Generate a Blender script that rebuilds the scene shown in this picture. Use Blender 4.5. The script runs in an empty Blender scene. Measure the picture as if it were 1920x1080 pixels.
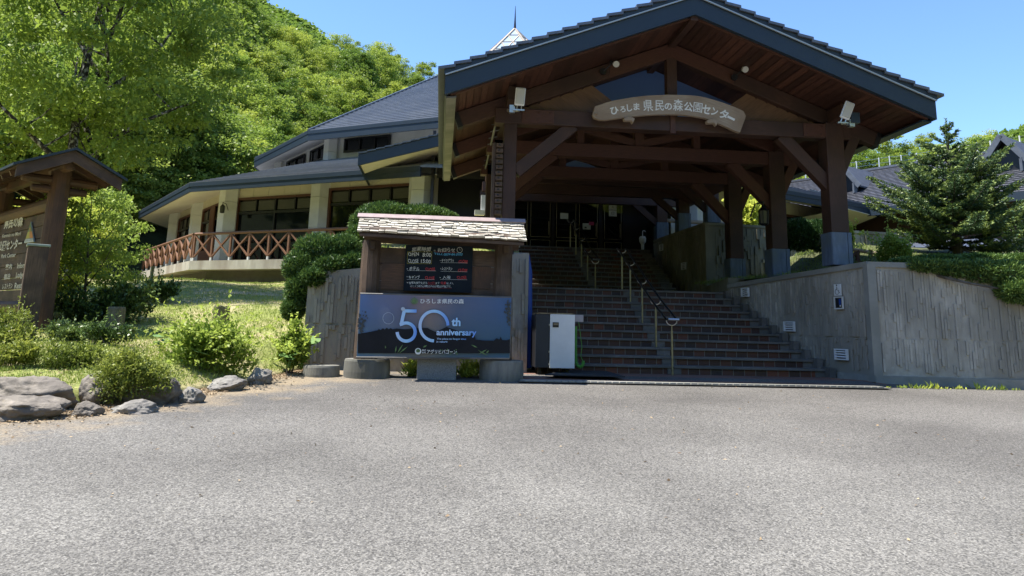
import bpy, math, random
import numpy as np
from mathutils import Vector, Matrix, noise

SC = bpy.context.scene
COL = SC.collection
V = Vector
R_ = math.radians
random.seed(7)

# ------------------------------------------------------------------ camera
F, CX, CY = 1442.0, 960.0, 317.0          # focal length and principal point in photo pixels (1920 x 1080)
PITCH, YAW, ROLL, EYE = math.atan(297 / 1442), R_(5.0), 0.0255, 0.775
_f = V((math.sin(YAW) * math.cos(PITCH), math.cos(YAW) * math.cos(PITCH), math.sin(PITCH)))
_r0 = V((math.cos(YAW), -math.sin(YAW), 0))
_u0 = _r0.cross(_f)
_r = _r0 * math.cos(ROLL) + _u0 * math.sin(ROLL)
_u = _u0 * math.cos(ROLL) - _r0 * math.sin(ROLL)
cam = bpy.data.cameras.new("camera")
cam.sensor_width = 36
cam.lens = 36 * F / 1920
cam.shift_y = -(540 - CY) / 1920
cam.clip_end = 3000
camo = bpy.data.objects.new("camera", cam)
COL.objects.link(camo)
camo.matrix_world = Matrix(((_r.x, _u.x, -_f.x, 0), (_r.y, _u.y, -_f.y, 0), (_r.z, _u.z, -_f.z, EYE), (0, 0, 0, 1)))
SC.camera = camo

# ------------------------------------------------------------------ light
SUN_EL, SUN_AZ = R_(66), R_(-90.5)           # azimuth from +Y towards +X: the sun stands to the left, level with the porch front
SUN_DIR = V((math.sin(SUN_AZ) * math.cos(SUN_EL), math.cos(SUN_AZ) * math.cos(SUN_EL), math.sin(SUN_EL)))
w = bpy.data.worlds.new("World")
SC.world = w
w.use_nodes = True
sky = w.node_tree.nodes.new("ShaderNodeTexSky")
sky.sky_type = 'NISHITA'
sky.sun_disc = False
sky.sun_elevation = SUN_EL
sky.sun_rotation = SUN_AZ
sky.altitude = 800
sky.air_density = 1.0
sky.dust_density = 0.0
sky.ozone_density = 8.0
bg = w.node_tree.nodes["Background"]
w.node_tree.links.new(sky.outputs[0], bg.inputs[0])
bg.inputs[1].default_value = 0.135
sl = bpy.data.lights.new("sun", 'SUN')
sl.energy = 4.9
sl.angle = R_(0.53)
sl.color = (1.0, 0.94, 0.84)
slo = bpy.data.objects.new("sun", sl)
COL.objects.link(slo)
slo.rotation_euler = SUN_DIR.to_track_quat('Z', 'Y').to_euler()
SC.view_settings.view_transform = 'Standard'
SC.view_settings.look = 'None'
SC.view_settings.exposure = 1.2
SC.view_settings.gamma = 1
try:
    SC.cycles.max_bounces = 8
    SC.cycles.transparent_max_bounces = 8
except Exception:
    pass

# ------------------------------------------------------------------ where a sight line of the survey meets a plane
def ray(u, v):
    return _r * ((u - CX) / F) + _u * (-(v - CY) / F) + _f
def PY(u, v, Y):
    d = ray(u, v); t = Y / d.y
    return V((d.x * t, Y, EYE + d.z * t))
def PZ(u, v, Z):
    d = ray(u, v); t = (Z - EYE) / d.z
    return V((d.x * t, d.y * t, Z))
def PP(u, v, p, n):
    d = ray(u, v); o = V((0, 0, EYE)); t = (V(p) - o).dot(V(n)) / d.dot(V(n))
    return o + d * t
def groundz(x, y):
    return min(-.775 + .0574 * y, 0.0)
def sstep(a, b, x):
    t = max(0, min(1, (x - a) / (b - a))); return t * t * (3 - 2 * t)
FB = [(-60, 2), (-12, 6.0), (-6, 8.6), (-4.6, 9.3), (-4.0, 9.7), (-3.4, 10.4), (-2.9, 11.6), (-2.45, 12.75), (-2.25, 13.6), (-1.9, 14.25), (1.45, 14.4), (1.75, 17.9), (1.9, 25.6)]
def front_y(x):
    for (a, ya), (b_, yb) in zip(FB, FB[1:]):
        if a <= x <= b_: return ya + (yb - ya) * (x - a) / (b_ - a)
    return FB[0][1] if x < FB[0][0] else FB[-1][1]
def lawnz(x, y):
    base = -.08 + .118 * (y - 9.5)
    if x < -1.6:
        dy = max(0, y - front_y(x)); base = min(base, groundz(x, y) + .05 + .20 * sstep(-3.3, -4.6, x) + (.05 if x < -4 else 0) + .13 * dy + .02 * dy * dy)
    base = min(base, 2.12) if y < 60 else base
    base += .04 * math.sin(x * 1.3 + y * .7) * sstep(9, 12, y)
    m = min(1.95 + .19 * (y - 14.0), 3.3)
    k = sstep(-2.3, -1.85, x) * sstep(13.4, 14.2, y) if y < 18 else sstep(-2.3 - (y - 18) * .35, -1.85, x)
    return base * (1 - k) + m * k
def PL(u, v):                                # the sight line's point on the lawn
    d = ray(u, v); t = 6.0
    while t < 60:
        p = V((0, 0, EYE)) + d * t
        if p.z <= lawnz(p.x, p.y): break
        t += .04
    return V((p.x, p.y, lawnz(p.x, p.y)))

# ------------------------------------------------------------------ materials
def nt(name):
    m = bpy.data.materials.new(name); m.use_nodes = True
    return m, m.node_tree.nodes, m.node_tree.links, m.node_tree.nodes["Principled BSDF"]
def ramp(N, c1, c2, p1=.3, p2=.7):
    r = N.new("ShaderNodeValToRGB")
    r.color_ramp.elements[0].position = p1; r.color_ramp.elements[1].position = p2
    r.color_ramp.elements[0].color = (*c1, 1); r.color_ramp.elements[1].color = (*c2, 1)
    return r
def surf(name, c1, c2, scale=8, rough=.7, bump=.2, coord='Object', stretch=(1, 1, 1), detail=6, dist=.01, metallic=0, spec=.5, big=None, bigscale=.6, p1=.3, p2=.7, islands=0):
    """two-tone noise surface; big = third tone in large patches; islands = brightness jitter per loose piece"""
    m, N, L, b = nt(name)
    tc = N.new("ShaderNodeTexCoord"); mp = N.new("ShaderNodeMapping"); mp.inputs[3].default_value = stretch
    L.new(tc.outputs[coord], mp.inputs[0])
    n = N.new("ShaderNodeTexNoise"); n.inputs['Scale'].default_value = scale; n.inputs['Detail'].default_value = detail; n.inputs['Roughness'].default_value = .65
    L.new(mp.outputs[0], n.inputs[0])
    r = ramp(N, c1, c2, p1, p2); L.new(n.outputs[0], r.inputs[0])
    col = r.outputs[0]
    if big:
        n2 = N.new("ShaderNodeTexNoise"); n2.inputs['Scale'].default_value = bigscale; n2.inputs['Detail'].default_value = 4
        L.new((mp if coord == 'Object' else tc).outputs[0 if coord == 'Object' else 'Object'], n2.inputs[0])
        r2 = ramp(N, (0, 0, 0), (1, 1, 1), .42, .62); L.new(n2.outputs[0], r2.inputs[0])
        mx = N.new("ShaderNodeMix"); mx.data_type = 'RGBA'; L.new(r2.outputs[0], mx.inputs[0]); L.new(col, mx.inputs[6]); mx.inputs[7].default_value = (*big, 1)
        col = mx.outputs[2]
    if islands:
        g = N.new("ShaderNodeNewGeometry"); mr = N.new("ShaderNodeMapRange"); mr.inputs[3].default_value = 1 - islands; mr.inputs[4].default_value = 1 + islands
        L.new(g.outputs['Random Per Island'], mr.inputs[0])
        mu = N.new("ShaderNodeVectorMath"); mu.operation = 'SCALE'; L.new(col, mu.inputs[0]); L.new(mr.outputs[0], mu.inputs[3])
        col = mu.outputs[0]
    L.new(col, b.inputs['Base Color'])
    b.inputs['Roughness'].default_value = rough; b.inputs['Metallic'].default_value = metallic
    b.inputs['Specular IOR Level'].default_value = spec
    if bump:
        bp = N.new("ShaderNodeBump"); bp.inputs['Strength'].default_value = bump; bp.inputs['Distance'].default_value = dist
        L.new(n.outputs[0], bp.inputs['Height']); L.new(bp.outputs[0], b.inputs['Normal'])
    return m
def plain(name, c, rough=.5, metallic=0, spec=.5):
    m, N, L, b = nt(name)
    b.inputs['Base Color'].default_value = (*c, 1); b.inputs['Roughness'].default_value = rough; b.inputs['Metallic'].default_value = metallic
    b.inputs['Specular IOR Level'].default_value = spec
    return m
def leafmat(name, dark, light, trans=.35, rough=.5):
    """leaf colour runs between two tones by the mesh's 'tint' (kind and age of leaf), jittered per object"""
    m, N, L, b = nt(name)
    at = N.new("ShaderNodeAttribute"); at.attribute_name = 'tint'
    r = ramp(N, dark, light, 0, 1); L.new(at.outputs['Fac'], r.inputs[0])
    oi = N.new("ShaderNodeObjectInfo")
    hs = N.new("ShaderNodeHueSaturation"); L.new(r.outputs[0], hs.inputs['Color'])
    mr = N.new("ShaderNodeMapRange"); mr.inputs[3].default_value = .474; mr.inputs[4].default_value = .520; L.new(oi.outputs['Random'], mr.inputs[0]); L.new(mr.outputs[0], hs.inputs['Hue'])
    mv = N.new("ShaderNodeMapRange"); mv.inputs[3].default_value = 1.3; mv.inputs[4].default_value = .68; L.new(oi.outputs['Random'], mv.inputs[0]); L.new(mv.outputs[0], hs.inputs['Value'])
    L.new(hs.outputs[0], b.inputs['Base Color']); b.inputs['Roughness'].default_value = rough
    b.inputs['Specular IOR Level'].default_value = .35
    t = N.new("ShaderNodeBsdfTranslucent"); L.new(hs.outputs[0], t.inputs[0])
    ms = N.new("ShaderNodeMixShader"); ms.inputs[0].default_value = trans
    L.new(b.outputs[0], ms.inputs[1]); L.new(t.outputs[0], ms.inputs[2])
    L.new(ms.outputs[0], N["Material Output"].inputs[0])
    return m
def brickmat(name, cols, mortar, bw, bh, coord='UV', rough=.6, mort=.012, offset=.5, bump=.3, bias=0.0):
    m, N, L, b = nt(name)
    tc = N.new("ShaderNodeTexCoord")
    br = N.new("ShaderNodeTexBrick"); br.offset = offset
    br.inputs['Scale'].default_value = 1; br.inputs['Brick Width'].default_value = bw; br.inputs['Row Height'].default_value = bh
    br.inputs['Mortar Size'].default_value = mort; br.inputs['Mortar Smooth'].default_value = .1; br.inputs['Bias'].default_value = bias
    br.inputs['Color1'].default_value = (0, 0, 0, 1); br.inputs['Color2'].default_value = (1, 1, 1, 1); br.inputs['Mortar'].default_value = (.5, .5, .5, 1)
    L.new(tc.outputs[coord], br.inputs[0])
    r = N.new("ShaderNodeValToRGB"); r.color_ramp.interpolation = 'LINEAR'
    e = r.color_ramp.elements
    for i, c in enumerate(cols):
        if i < 2: e[i].position = i / (len(cols) - 1); e[i].color = (*c, 1)
        else:
            x = e.new(i / (len(cols) - 1)); x.color = (*c, 1)
    if len(cols) > 2:
        e[0].position = 0
        for i, c in enumerate(cols): e[i].position = i / (len(cols) - 1); e[i].color = (*c, 1)
    L.new(br.outputs[0], r.inputs[0])
    nz = N.new("ShaderNodeTexNoise"); nz.inputs['Scale'].default_value = 40; L.new(tc.outputs[coord], nz.inputs[0])
    mv = N.new("ShaderNodeMapRange"); mv.inputs[3].default_value = .7; mv.inputs[4].default_value = 1.3; L.new(nz.outputs[0], mv.inputs[0])
    mu = N.new("ShaderNodeVectorMath"); mu.operation = 'SCALE'; L.new(r.outputs[0], mu.inputs[0]); L.new(mv.outputs[0], mu.inputs[3])
    mx = N.new("ShaderNodeMix"); mx.data_type = 'RGBA'; L.new(br.outputs[1], mx.inputs[0]); L.new(mu.outputs[0], mx.inputs[6]); mx.inputs[7].default_value = (*mortar, 1)
    L.new(mx.outputs[2], b.inputs['Base Color']); b.inputs['Roughness'].default_value = rough
    bp = N.new("ShaderNodeBump"); bp.inputs['Strength'].default_value = bump; bp.inputs['Distance'].default_value = .01; bp.invert = True
    L.new(br.outputs[1], bp.inputs['Height']); L.new(bp.outputs[0], b.inputs['Normal'])
    return m

M = {}
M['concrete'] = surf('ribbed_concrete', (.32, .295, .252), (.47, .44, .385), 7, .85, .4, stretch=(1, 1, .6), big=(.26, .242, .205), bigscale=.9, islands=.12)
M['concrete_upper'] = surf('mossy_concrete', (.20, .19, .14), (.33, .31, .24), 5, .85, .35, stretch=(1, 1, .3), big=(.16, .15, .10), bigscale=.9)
M['coping'] = surf('coping_concrete', (.25, .25, .23), (.36, .35, .32), 9, .85, .25, big=(.2, .2, .18))
M['slabc'] = surf('stained_concrete', (.30, .28, .24), (.50, .48, .43), 3, .85, .2, stretch=(1, 1, .3), big=(.26, .23, .19), bigscale=1.2)
M['basec'] = surf('dark_concrete', (.10, .095, .085), (.15, .145, .13), 4, .9, .2)
M['round'] = surf('weathered_concrete', (.12, .118, .105), (.24, .235, .21), 9, .9, .5, stretch=(1, 1, .25), big=(.10, .10, .085), bigscale=2)
M['granite'] = surf('grey_granite', (.10, .11, .115), (.30, .31, .32), 130, .7, .15, detail=2, dist=.003)
M['nosing'] = surf('stair_concrete', (.115, .102, .092), (.19, .172, .156), 12, .85, .2, big=(.10, .095, .085), bigscale=1.5)
M['tile'] = brickmat('riser_tiles', [(.040, .020, .018), (.065, .026, .019), (.10, .033, .020), (.035, .021, .022), (.17, .048, .026)], (.17, .16, .145), .215, .5, rough=.55, mort=.006, offset=0)
M['paving'] = brickmat('red_paving', [(.17, .085, .06), (.23, .11, .075), (.15, .085, .065)], (.13, .12, .11), .2, .1, coord='Object', rough=.75, mort=.006)
M['wood'] = surf('brown_stained_timber', (.030, .013, .009), (.082, .036, .022), 5, .62, .25, 'UV', (1.2, 14, 1), dist=.004, big=(.036, .016, .010), bigscale=1.5)
M['wood_in'] = surf('red_brown_timber', (.048, .018, .011), (.10, .038, .023), 5, .6, .25, 'UV', (1.2, 14, 1), dist=.004)
M['railwood'] = surf('sunlit_rail_timber', (.12, .055, .032), (.26, .135, .08), 5, .65, .25, 'UV', (1.2, 12, 1), dist=.004)  # light brown: the sun on the railing is put into the colour
M['oldwood'] = surf('weathered_timber', (.050, .030, .020), (.145, .095, .065), 4, .75, .4, 'UV', (1.0, 16, 1), dist=.005, big=(.050, .032, .024), bigscale=2.5)
M['greywood'] = surf('grey_driftwood', (.25, .19, .14), (.42, .34, .26), 4, .75, .4, 'UV', (1.0, 12, 1), dist=.005, big=(.26, .19, .135), bigscale=1.5)
M['signwood'] = surf('oiled_cedar', (.045, .022, .012), (.13, .062, .030), 4, .65, .35, 'UV', (1.0, 14, 1), dist=.004, big=(.05, .026, .015), bigscale=2)
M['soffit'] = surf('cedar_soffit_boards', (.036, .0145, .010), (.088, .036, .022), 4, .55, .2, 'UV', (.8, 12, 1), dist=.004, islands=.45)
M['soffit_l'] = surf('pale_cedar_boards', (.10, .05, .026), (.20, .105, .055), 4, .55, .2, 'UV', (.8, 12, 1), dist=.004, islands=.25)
M['dormer'] = surf('matt_blue_grey_tile', (.050, .058, .078), (.085, .095, .12), 6, .6, .1, spec=.25)
M['navy'] = surf('navy_fascia_metal', (.014, .026, .042), (.022, .037, .056), 3, .42, .03, big=(.017, .030, .047))
M['navyedge'] = plain('pale_drip_edge', (.42, .46, .48), .4, .3)
M['eave'] = surf('grey_metal_sunlit_eave', (.11, .105, .10), (.22, .21, .20), 3, .5, .1, big=(.08, .08, .078), bigscale=1.4)
M['slate'] = surf('blue_grey_roof_tile', (.060, .068, .088), (.125, .135, .160), 6, .30, .15, spec=.9, big=(.075, .085, .11), bigscale=.8, islands=.18)
M['beige'] = surf('beige_wall_panel', (.52, .475, .36), (.60, .55, .43), 2.5, .8, .05, big=(.55, .50, .385))
M['column'] = surf('pale_grey_column', (.55, .56, .55), (.65, .66, .65), 2.5, .75, .06)
M['white_soffit'] = surf('cream_soffit', (.68, .63, .52), (.76, .71, .60), 2, .8, .03)
M['whitep'] = surf('off_white_paint', (.66, .67, .68), (.76, .77, .78), 3, .45, .04)
M['brownframe'] = surf('brown_frame', (.075, .028, .016), (.11, .043, .025), 8, .5, .1)
M['dark'] = plain('black_bronze', (.012, .012, .014), .35)
M['black'] = plain('black_metal', (.010, .010, .012), .45)
M['steel'] = plain('brushed_steel', (.5, .5, .5), .3, .9)
M['brass'] = surf('aged_brass', (.26, .23, .14), (.36, .325, .21), 20, .38, .05, metallic=.75)
M['bluecap'] = surf('blue_post_shoe', (.055, .085, .135), (.115, .165, .245), 3, .5, .15, 'UV', (1, 4, 1), big=(.09, .12, .15), bigscale=3)
M['blue'] = plain('blue_tarp', (.012, .06, .32), .4)
M['rubber'] = surf('black_mat', (.018, .02, .024), (.035, .037, .04), 60, .9, .3)
M['green'] = plain('green_cable', (.10, .36, .05), .45)
M['rock'] = surf('field_rock', (.09, .088, .08), (.34, .325, .295), 7, .9, 1.0, big=(.17, .155, .145), bigscale=2.2, dist=.03)
M['rock2'] = surf('brown_field_rock', (.075, .066, .056), (.30, .265, .22), 7, .9, 1.0, big=(.13, .115, .10), bigscale=2.5, dist=.03)
M['bark'] = surf('grey_bark', (.035, .028, .022), (.15, .13, .11), 6, .9, .6, stretch=(1, 1, .35), dist=.02)
M['bark2'] = surf('patchy_bark', (.025, .02, .016), (.32, .31, .28), 7, .9, .4, p1=.5, p2=.6, detail=3, dist=.01)
M['moss'] = surf('mossy_post', (.09, .075, .045), (.21, .185, .13), 6, .9, .5, stretch=(1, 1, .3), big=(.085, .095, .04), bigscale=4)
M['shake'] = surf('bleached_shakes', (.25, .225, .185), (.55, .52, .45), 14, .85, .5, big=(.44, .42, .37), bigscale=5, islands=.22)
M['lilac'] = surf('lilac_ridge_cap', (.24, .18, .18), (.33, .26, .255), 8, .6, .1)
M['chalk'] = surf('black_chalkboard', (.008, .013, .020), (.014, .020, .028), 4, .8, .05, spec=.15)
M['white'] = plain('white_lettering', (.80, .80, .78), .6)
M['chalkw'] = plain('chalk_white', (.62, .64, .62), .9)
M['red'] = plain('red_chalk', (.50, .045, .05), .8)
M['cyan'] = plain('blue_chalk', (.10, .40, .72), .8)
M['yellow'] = plain('yellow_chalk', (.45, .42, .05), .8)
M['pale'] = plain('faded_lettering', (.58, .55, .47), .7)
M['boxgrey'] = surf('lilac_grey_box', (.30, .27, .28), (.38, .35, .36), 6, .6, .05)
M['lamp'] = plain('lamp_front_glass', (.48, .48, .44), .25)
M['paper'] = plain('white_paper', (.65, .68, .68), .8)
M['pinkp'] = plain('pink_paper', (.5, .06, .15), .8)

def glassmat(name, c, rough=.04, spec=.5):
    m, N, L, b = nt(name)
    b.inputs['Base Color'].default_value = (*c, 1); b.inputs['Roughness'].default_value = rough; b.inputs['IOR'].default_value = 1.5
    b.inputs['Specular IOR Level'].default_value = spec
    return m
M['glass'] = glassmat('dark_window_glass', (.006, .008, .008))
M['gableglass'] = glassmat('sky_tinted_gable_pane', (.13, .24, .55), .3)  # opaque pane; the blue of sky in the glass is put into its colour
M['skyglass'] = glassmat('skylight_glass', (.34, .42, .50), .1)

def asphaltmat():
    m, N, L, b = nt('worn_asphalt')
    tc = N.new("ShaderNodeTexCoord")
    n = N.new("ShaderNodeTexNoise"); n.inputs['Scale'].default_value = 85; n.inputs['Detail'].default_value = 3; n.inputs['Roughness'].default_value = .8
    vo = N.new("ShaderNodeTexVoronoi"); vo.inputs['Scale'].default_value = 75
    nb = N.new("ShaderNodeTexNoise"); nb.inputs['Scale'].default_value = .45; nb.inputs['Detail'].default_value = 5
    for x in (n, vo, nb): L.new(tc.outputs['Object'], x.inputs[0])
    r = ramp(N, (.068, .065, .060), (.285, .277, .260), .32, .70); L.new(n.outputs[0], r.inputs[0])
    wn = ramp(N, (.45, .45, .45), (1.5, 1.49, 1.46), .1, .9); L.new(vo.outputs['Color'], wn.inputs[0])
    mu = N.new("ShaderNodeMix"); mu.data_type = 'RGBA'; mu.blend_type = 'MULTIPLY'; mu.inputs[0].default_value = 1; L.new(r.outputs[0], mu.inputs[6]); L.new(wn.outputs[0], mu.inputs[7])
    rb = ramp(N, (.76, .755, .75), (1.14, 1.14, 1.13), .35, .65); L.new(nb.outputs[0], rb.inputs[0])
    mu2 = N.new("ShaderNodeMix"); mu2.data_type = 'RGBA'; mu2.blend_type = 'MULTIPLY'; mu2.inputs[0].default_value = 1; L.new(mu.outputs[2], mu2.inputs[6]); L.new(rb.outputs[0], mu2.inputs[7])
    # a darker belt along the kerb, and tan grit towards the rocks on the left
    sx = N.new("ShaderNodeSeparateXYZ"); L.new(tc.outputs['Object'], sx.inputs[0])
    nw = N.new("ShaderNodeTexNoise"); nw.inputs['Scale'].default_value = 1.1; nw.inputs['Detail'].default_value = 5; L.new(tc.outputs['Object'], nw.inputs[0])
    ad = N.new("ShaderNodeMath"); ad.operation = 'MULTIPLY_ADD'; L.new(nw.outputs[0], ad.inputs[0]); ad.inputs[1].default_value = 3.0; L.new(sx.outputs['Y'], ad.inputs[2])
    rk = ramp(N, (1, 1, 1), (.72, .705, .71), 0, 1); mk = N.new("ShaderNodeMapRange"); mk.inputs[1].default_value = 7.0; mk.inputs[2].default_value = 12.4; L.new(ad.outputs[0], mk.inputs[0]); L.new(mk.outputs[0], rk.inputs[0])
    mu3 = N.new("ShaderNodeMix"); mu3.data_type = 'RGBA'; mu3.blend_type = 'MULTIPLY'; mu3.inputs[0].default_value = 1; L.new(mu2.outputs[2], mu3.inputs[6]); L.new(rk.outputs[0], mu3.inputs[7])
    dt = N.new("ShaderNodeVectorMath"); dt.operation = 'DOT_PRODUCT'; L.new(tc.outputs['Object'], dt.inputs[0]); dt.inputs[1].default_value = (.86, -.5, 0)
    n4 = N.new("ShaderNodeTexNoise"); n4.inputs['Scale'].default_value = 1.6; n4.inputs['Detail'].default_value = 7; n4.inputs['Roughness'].default_value = .7; L.new(tc.outputs['Object'], n4.inputs[0])
    md = N.new("ShaderNodeMapRange"); md.inputs[1].default_value = -8.2; md.inputs[2].default_value = -6.2; md.inputs[3].default_value = .50; md.inputs[4].default_value = -.12; L.new(dt.outputs['Value'], md.inputs[0])
    aa = N.new("ShaderNodeMath"); aa.operation = 'ADD'; L.new(md.outputs[0], aa.inputs[0]); L.new(n4.outputs[0], aa.inputs[1])
    rg = ramp(N, (0, 0, 0), (.75, .75, .75), .60, .86); L.new(aa.outputs[0], rg.inputs[0])
    gm = N.new("ShaderNodeMath"); gm.operation = 'MULTIPLY'; L.new(rg.outputs[0], gm.inputs[0]); L.new(wn.outputs[0], gm.inputs[1]); gm.use_clamp = True
    mu4 = N.new("ShaderNodeMix"); mu4.data_type = 'RGBA'; L.new(gm.outputs[0], mu4.inputs[0]); L.new(mu3.outputs[2], mu4.inputs[6]); mu4.inputs[7].default_value = (.30, .235, .15, 1)
    L.new(mu4.outputs[2], b.inputs['Base Color']); b.inputs['Roughness'].default_value = .9
    bp = N.new("ShaderNodeBump"); bp.inputs['Strength'].default_value = .9; bp.inputs['Distance'].default_value = .012
    L.new(n.outputs[0], bp.inputs['Height']); L.new(bp.outputs[0], b.inputs['Normal'])
    return m
M['asphalt'] = asphaltmat()
M['lawn'] = surf('lawn_soil', (.13, .16, .035), (.25, .27, .07), 9, .95, .6, big=(.36, .30, .17), bigscale=.9, dist=.03)
M['hill'] = surf('forest_floor', (.020, .032, .010), (.05, .07, .02), .8, 1, .6, dist=.5)
M['mount'] = surf('wooded_mountain', (.030, .055, .014), (.075, .12, .025), .25, 1, .8, dist=2.0)
M['soil'] = surf('planting_soil', (.05, .06, .02), (.10, .11, .04), 5, 1, .5)
L_broad = leafmat('fresh_beech_leaves', (.085, .16, .025), (.36, .48, .075), .5)
L_forest = leafmat('spring_canopy_leaves', (.085, .16, .028), (.39, .50, .08), .46)
L_maple = leafmat('young_maple_leaves', (.16, .26, .035), (.50, .60, .12), .5)
L_jun = leafmat('juniper_needles', (.04, .10, .03), (.30, .42, .10), .15)
L_fir = leafmat('fir_needles', (.045, .10, .05), (.26, .34, .09), .15)
L_ever = leafmat('glossy_evergreen_leaves', (.03, .065, .02), (.11, .19, .05), .15, .35)
L_azalea = leafmat('azalea_leaves', (.11, .16, .03), (.42, .46, .08), .35)
L_grass = leafmat('grass_blades', (.16, .23, .04), (.40, .47, .11), .35)
L_dry = leafmat('dry_leaf_litter', (.16, .11, .06), (.45, .36, .22), .1, .8)

# ------------------------------------------------------------------ mesh builder
class MB:
    def __init__(s): s.v = []; s.f = []; s.mi = []; s.uv = []; s.sm = []
    def face(s, pts, uvs=None, mi=0, smooth=False):
        i = len(s.v); s.v += [tuple(p) for p in pts]; s.f.append(list(range(i, i + len(pts)))); s.mi.append(mi); s.sm.append(smooth)
        if uvs is None:
            a = V(pts[1]) - V(pts[0]); n = a.cross(V(pts[-1]) - V(pts[0]))
            if n.length < 1e-12 or a.length < 1e-9: uvs = [(0, 0)] * len(pts)
            else:
                a.normalize(); bb = n.normalized().cross(a)
                uvs = [((V(p) - V(pts[0])).dot(a), (V(p) - V(pts[0])).dot(bb)) for p in pts]
        s.uv += uvs
    def box(s, c, size, rot=None, mi=0, taper=1.0):
        """box by centre, size and rotation matrix (3x3); texture runs along the longest side"""
        c = V(c); h = [x / 2 for x in size]; Mx = rot if rot is not None else Matrix.Identity(3)
        P = {}
        for ix in (-1, 1):
            for iy in (-1, 1):
                for iz in (-1, 1):
                    k = taper if iz > 0 else 1
                    P[ix, iy, iz] = c + Mx @ V((ix * h[0] * k, iy * h[1] * k, iz * h[2]))
        lax = max(range(3), key=lambda i: size[i]); o = random.random() * 7
        for ax in range(3):
            a, b_ = [i for i in range(3) if i != ax]
            for sg in (-1, 1):
                q = []
                for (x, y) in ((-1, -1), (1, -1), (1, 1), (-1, 1)):
                    k = [0, 0, 0]; k[ax] = sg; k[a] = x; k[b_] = y; q.append((tuple(k), x * h[a], y * h[b_]))
                flip = (sg > 0) == (ax == 1)
                if flip: q.reverse()
                sw = (b_ == lax)
                s.face([P[k[0]] for k in q], [((k[2] if sw else k[1]) + o, (k[1] if sw else k[2]) + o * .37 + ax * .3) for k in q], mi)
    def beam(s, p, q, w_, h_, mi=0, up=(0, 0, 1), taper=1.0):
        """rectangular bar from p to q"""
        p, q = V(p), V(q); d = q - p; L = d.length
        if L < 1e-6: return
        z = d / L; up = V(up)
        if abs(z.dot(up)) > .98: up = V((0, 1, 0))
        x = z.cross(up).normalized(); y = x.cross(z).normalized()
        s.box((p + q) / 2, (w_, h_, L), Matrix((x, y, z)).transposed(), mi, taper)
    def tube(s, pts, r, n=8, mi=0, cap=True):
        pts = [V(p) for p in pts]; rs = r if isinstance(r, (list, tuple)) else [r] * len(pts)
        rings = []; prev = None; lens = [0]
        for i in range(1, len(pts)): lens.append(lens[-1] + (pts[i] - pts[i - 1]).length)
        for i, p in enumerate(pts):
            t = (pts[min(i + 1, len(pts) - 1)] - pts[max(i - 1, 0)]).normalized()
            if prev is None: a = t.orthogonal().normalized()
            else: a = (prev - t * prev.dot(t)).normalized()
            prev = a; b_ = t.cross(a)
            rings.append([p + (a * math.cos(k * math.tau / n) + b_ * math.sin(k * math.tau / n)) * rs[i] for k in range(n)])
        for i in range(len(pts) - 1):
            for k in range(n):
                k2 = (k + 1) % n
                s.face([rings[i][k], rings[i][k2], rings[i + 1][k2], rings[i + 1][k]], [(lens[i], k * r0(rs[i], n)), (lens[i], (k + 1) * r0(rs[i], n)), (lens[i + 1], (k + 1) * r0(rs[i], n)), (lens[i + 1], k * r0(rs[i], n))], mi, True)
        if cap:
            s.face(list(reversed(rings[0])), None, mi); s.face(rings[-1], None, mi)
    def lathe(s, c, prof, n=24, mi=0, wob=0):
        c = V(c); ph = random.random() * 6
        R = [[c + V((math.cos(k * math.tau / n) * r * (1 + wob * math.sin(3 * k * math.tau / n + ph)), math.sin(k * math.tau / n) * r * (1 + wob * math.sin(3 * k * math.tau / n + ph)), z)) for k in range(n)] for r, z in prof]
        for i in range(len(prof) - 1):
            for k in range(n):
                k2 = (k + 1) % n
                s.face([R[i][k], R[i][k2], R[i + 1][k2], R[i + 1][k]], None, mi, True)
        s.face(R[-1], None, mi); s.face(list(reversed(R[0])), None, mi)
    def prism(s, poly, ext, mi=0, mi_side=None):
        """flat polygon (list of points) pushed along the vector ext"""
        e = V(ext); a = [V(p) for p in poly]; b_ = [p + e for p in a]
        nrm = V((0, 0, 0))
        for i in range(len(a)): nrm += a[i].cross(a[(i + 1) % len(a)])
        ms = mi if mi_side is None else mi_side
        if nrm.dot(e) > 0: a, b_ = b_, a; 
        s.face(a, None, mi); s.face(list(reversed(b_)), None, mi)
        for i in range(len(a)):
            j = (i + 1) % len(a); s.face([a[j], a[i], b_[i], b_[j]], None, ms)
    def merge(s, verts, faces, f, mi=0):
        i = len(s.v); s.v += [tuple(f(p)) for p in verts]
        for q in faces:
            s.f.append([i + k for k in q]); s.mi.append(mi); s.sm.append(False); s.uv += [(0, 0)] * len(q)
    def mesh(s, name):
        me = bpy.data.meshes.new(name); me.from_pydata(s.v, [], s.f)
        uvl = me.uv_layers.new(name='UVMap'); uvl.data.foreach_set('uv', [x for p in s.uv for x in p])
        me.polygons.foreach_set('material_index', s.mi); me.polygons.foreach_set('use_smooth', s.sm)
        me.update(); return me
def r0(r, n): return math.tau * r / n

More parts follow.
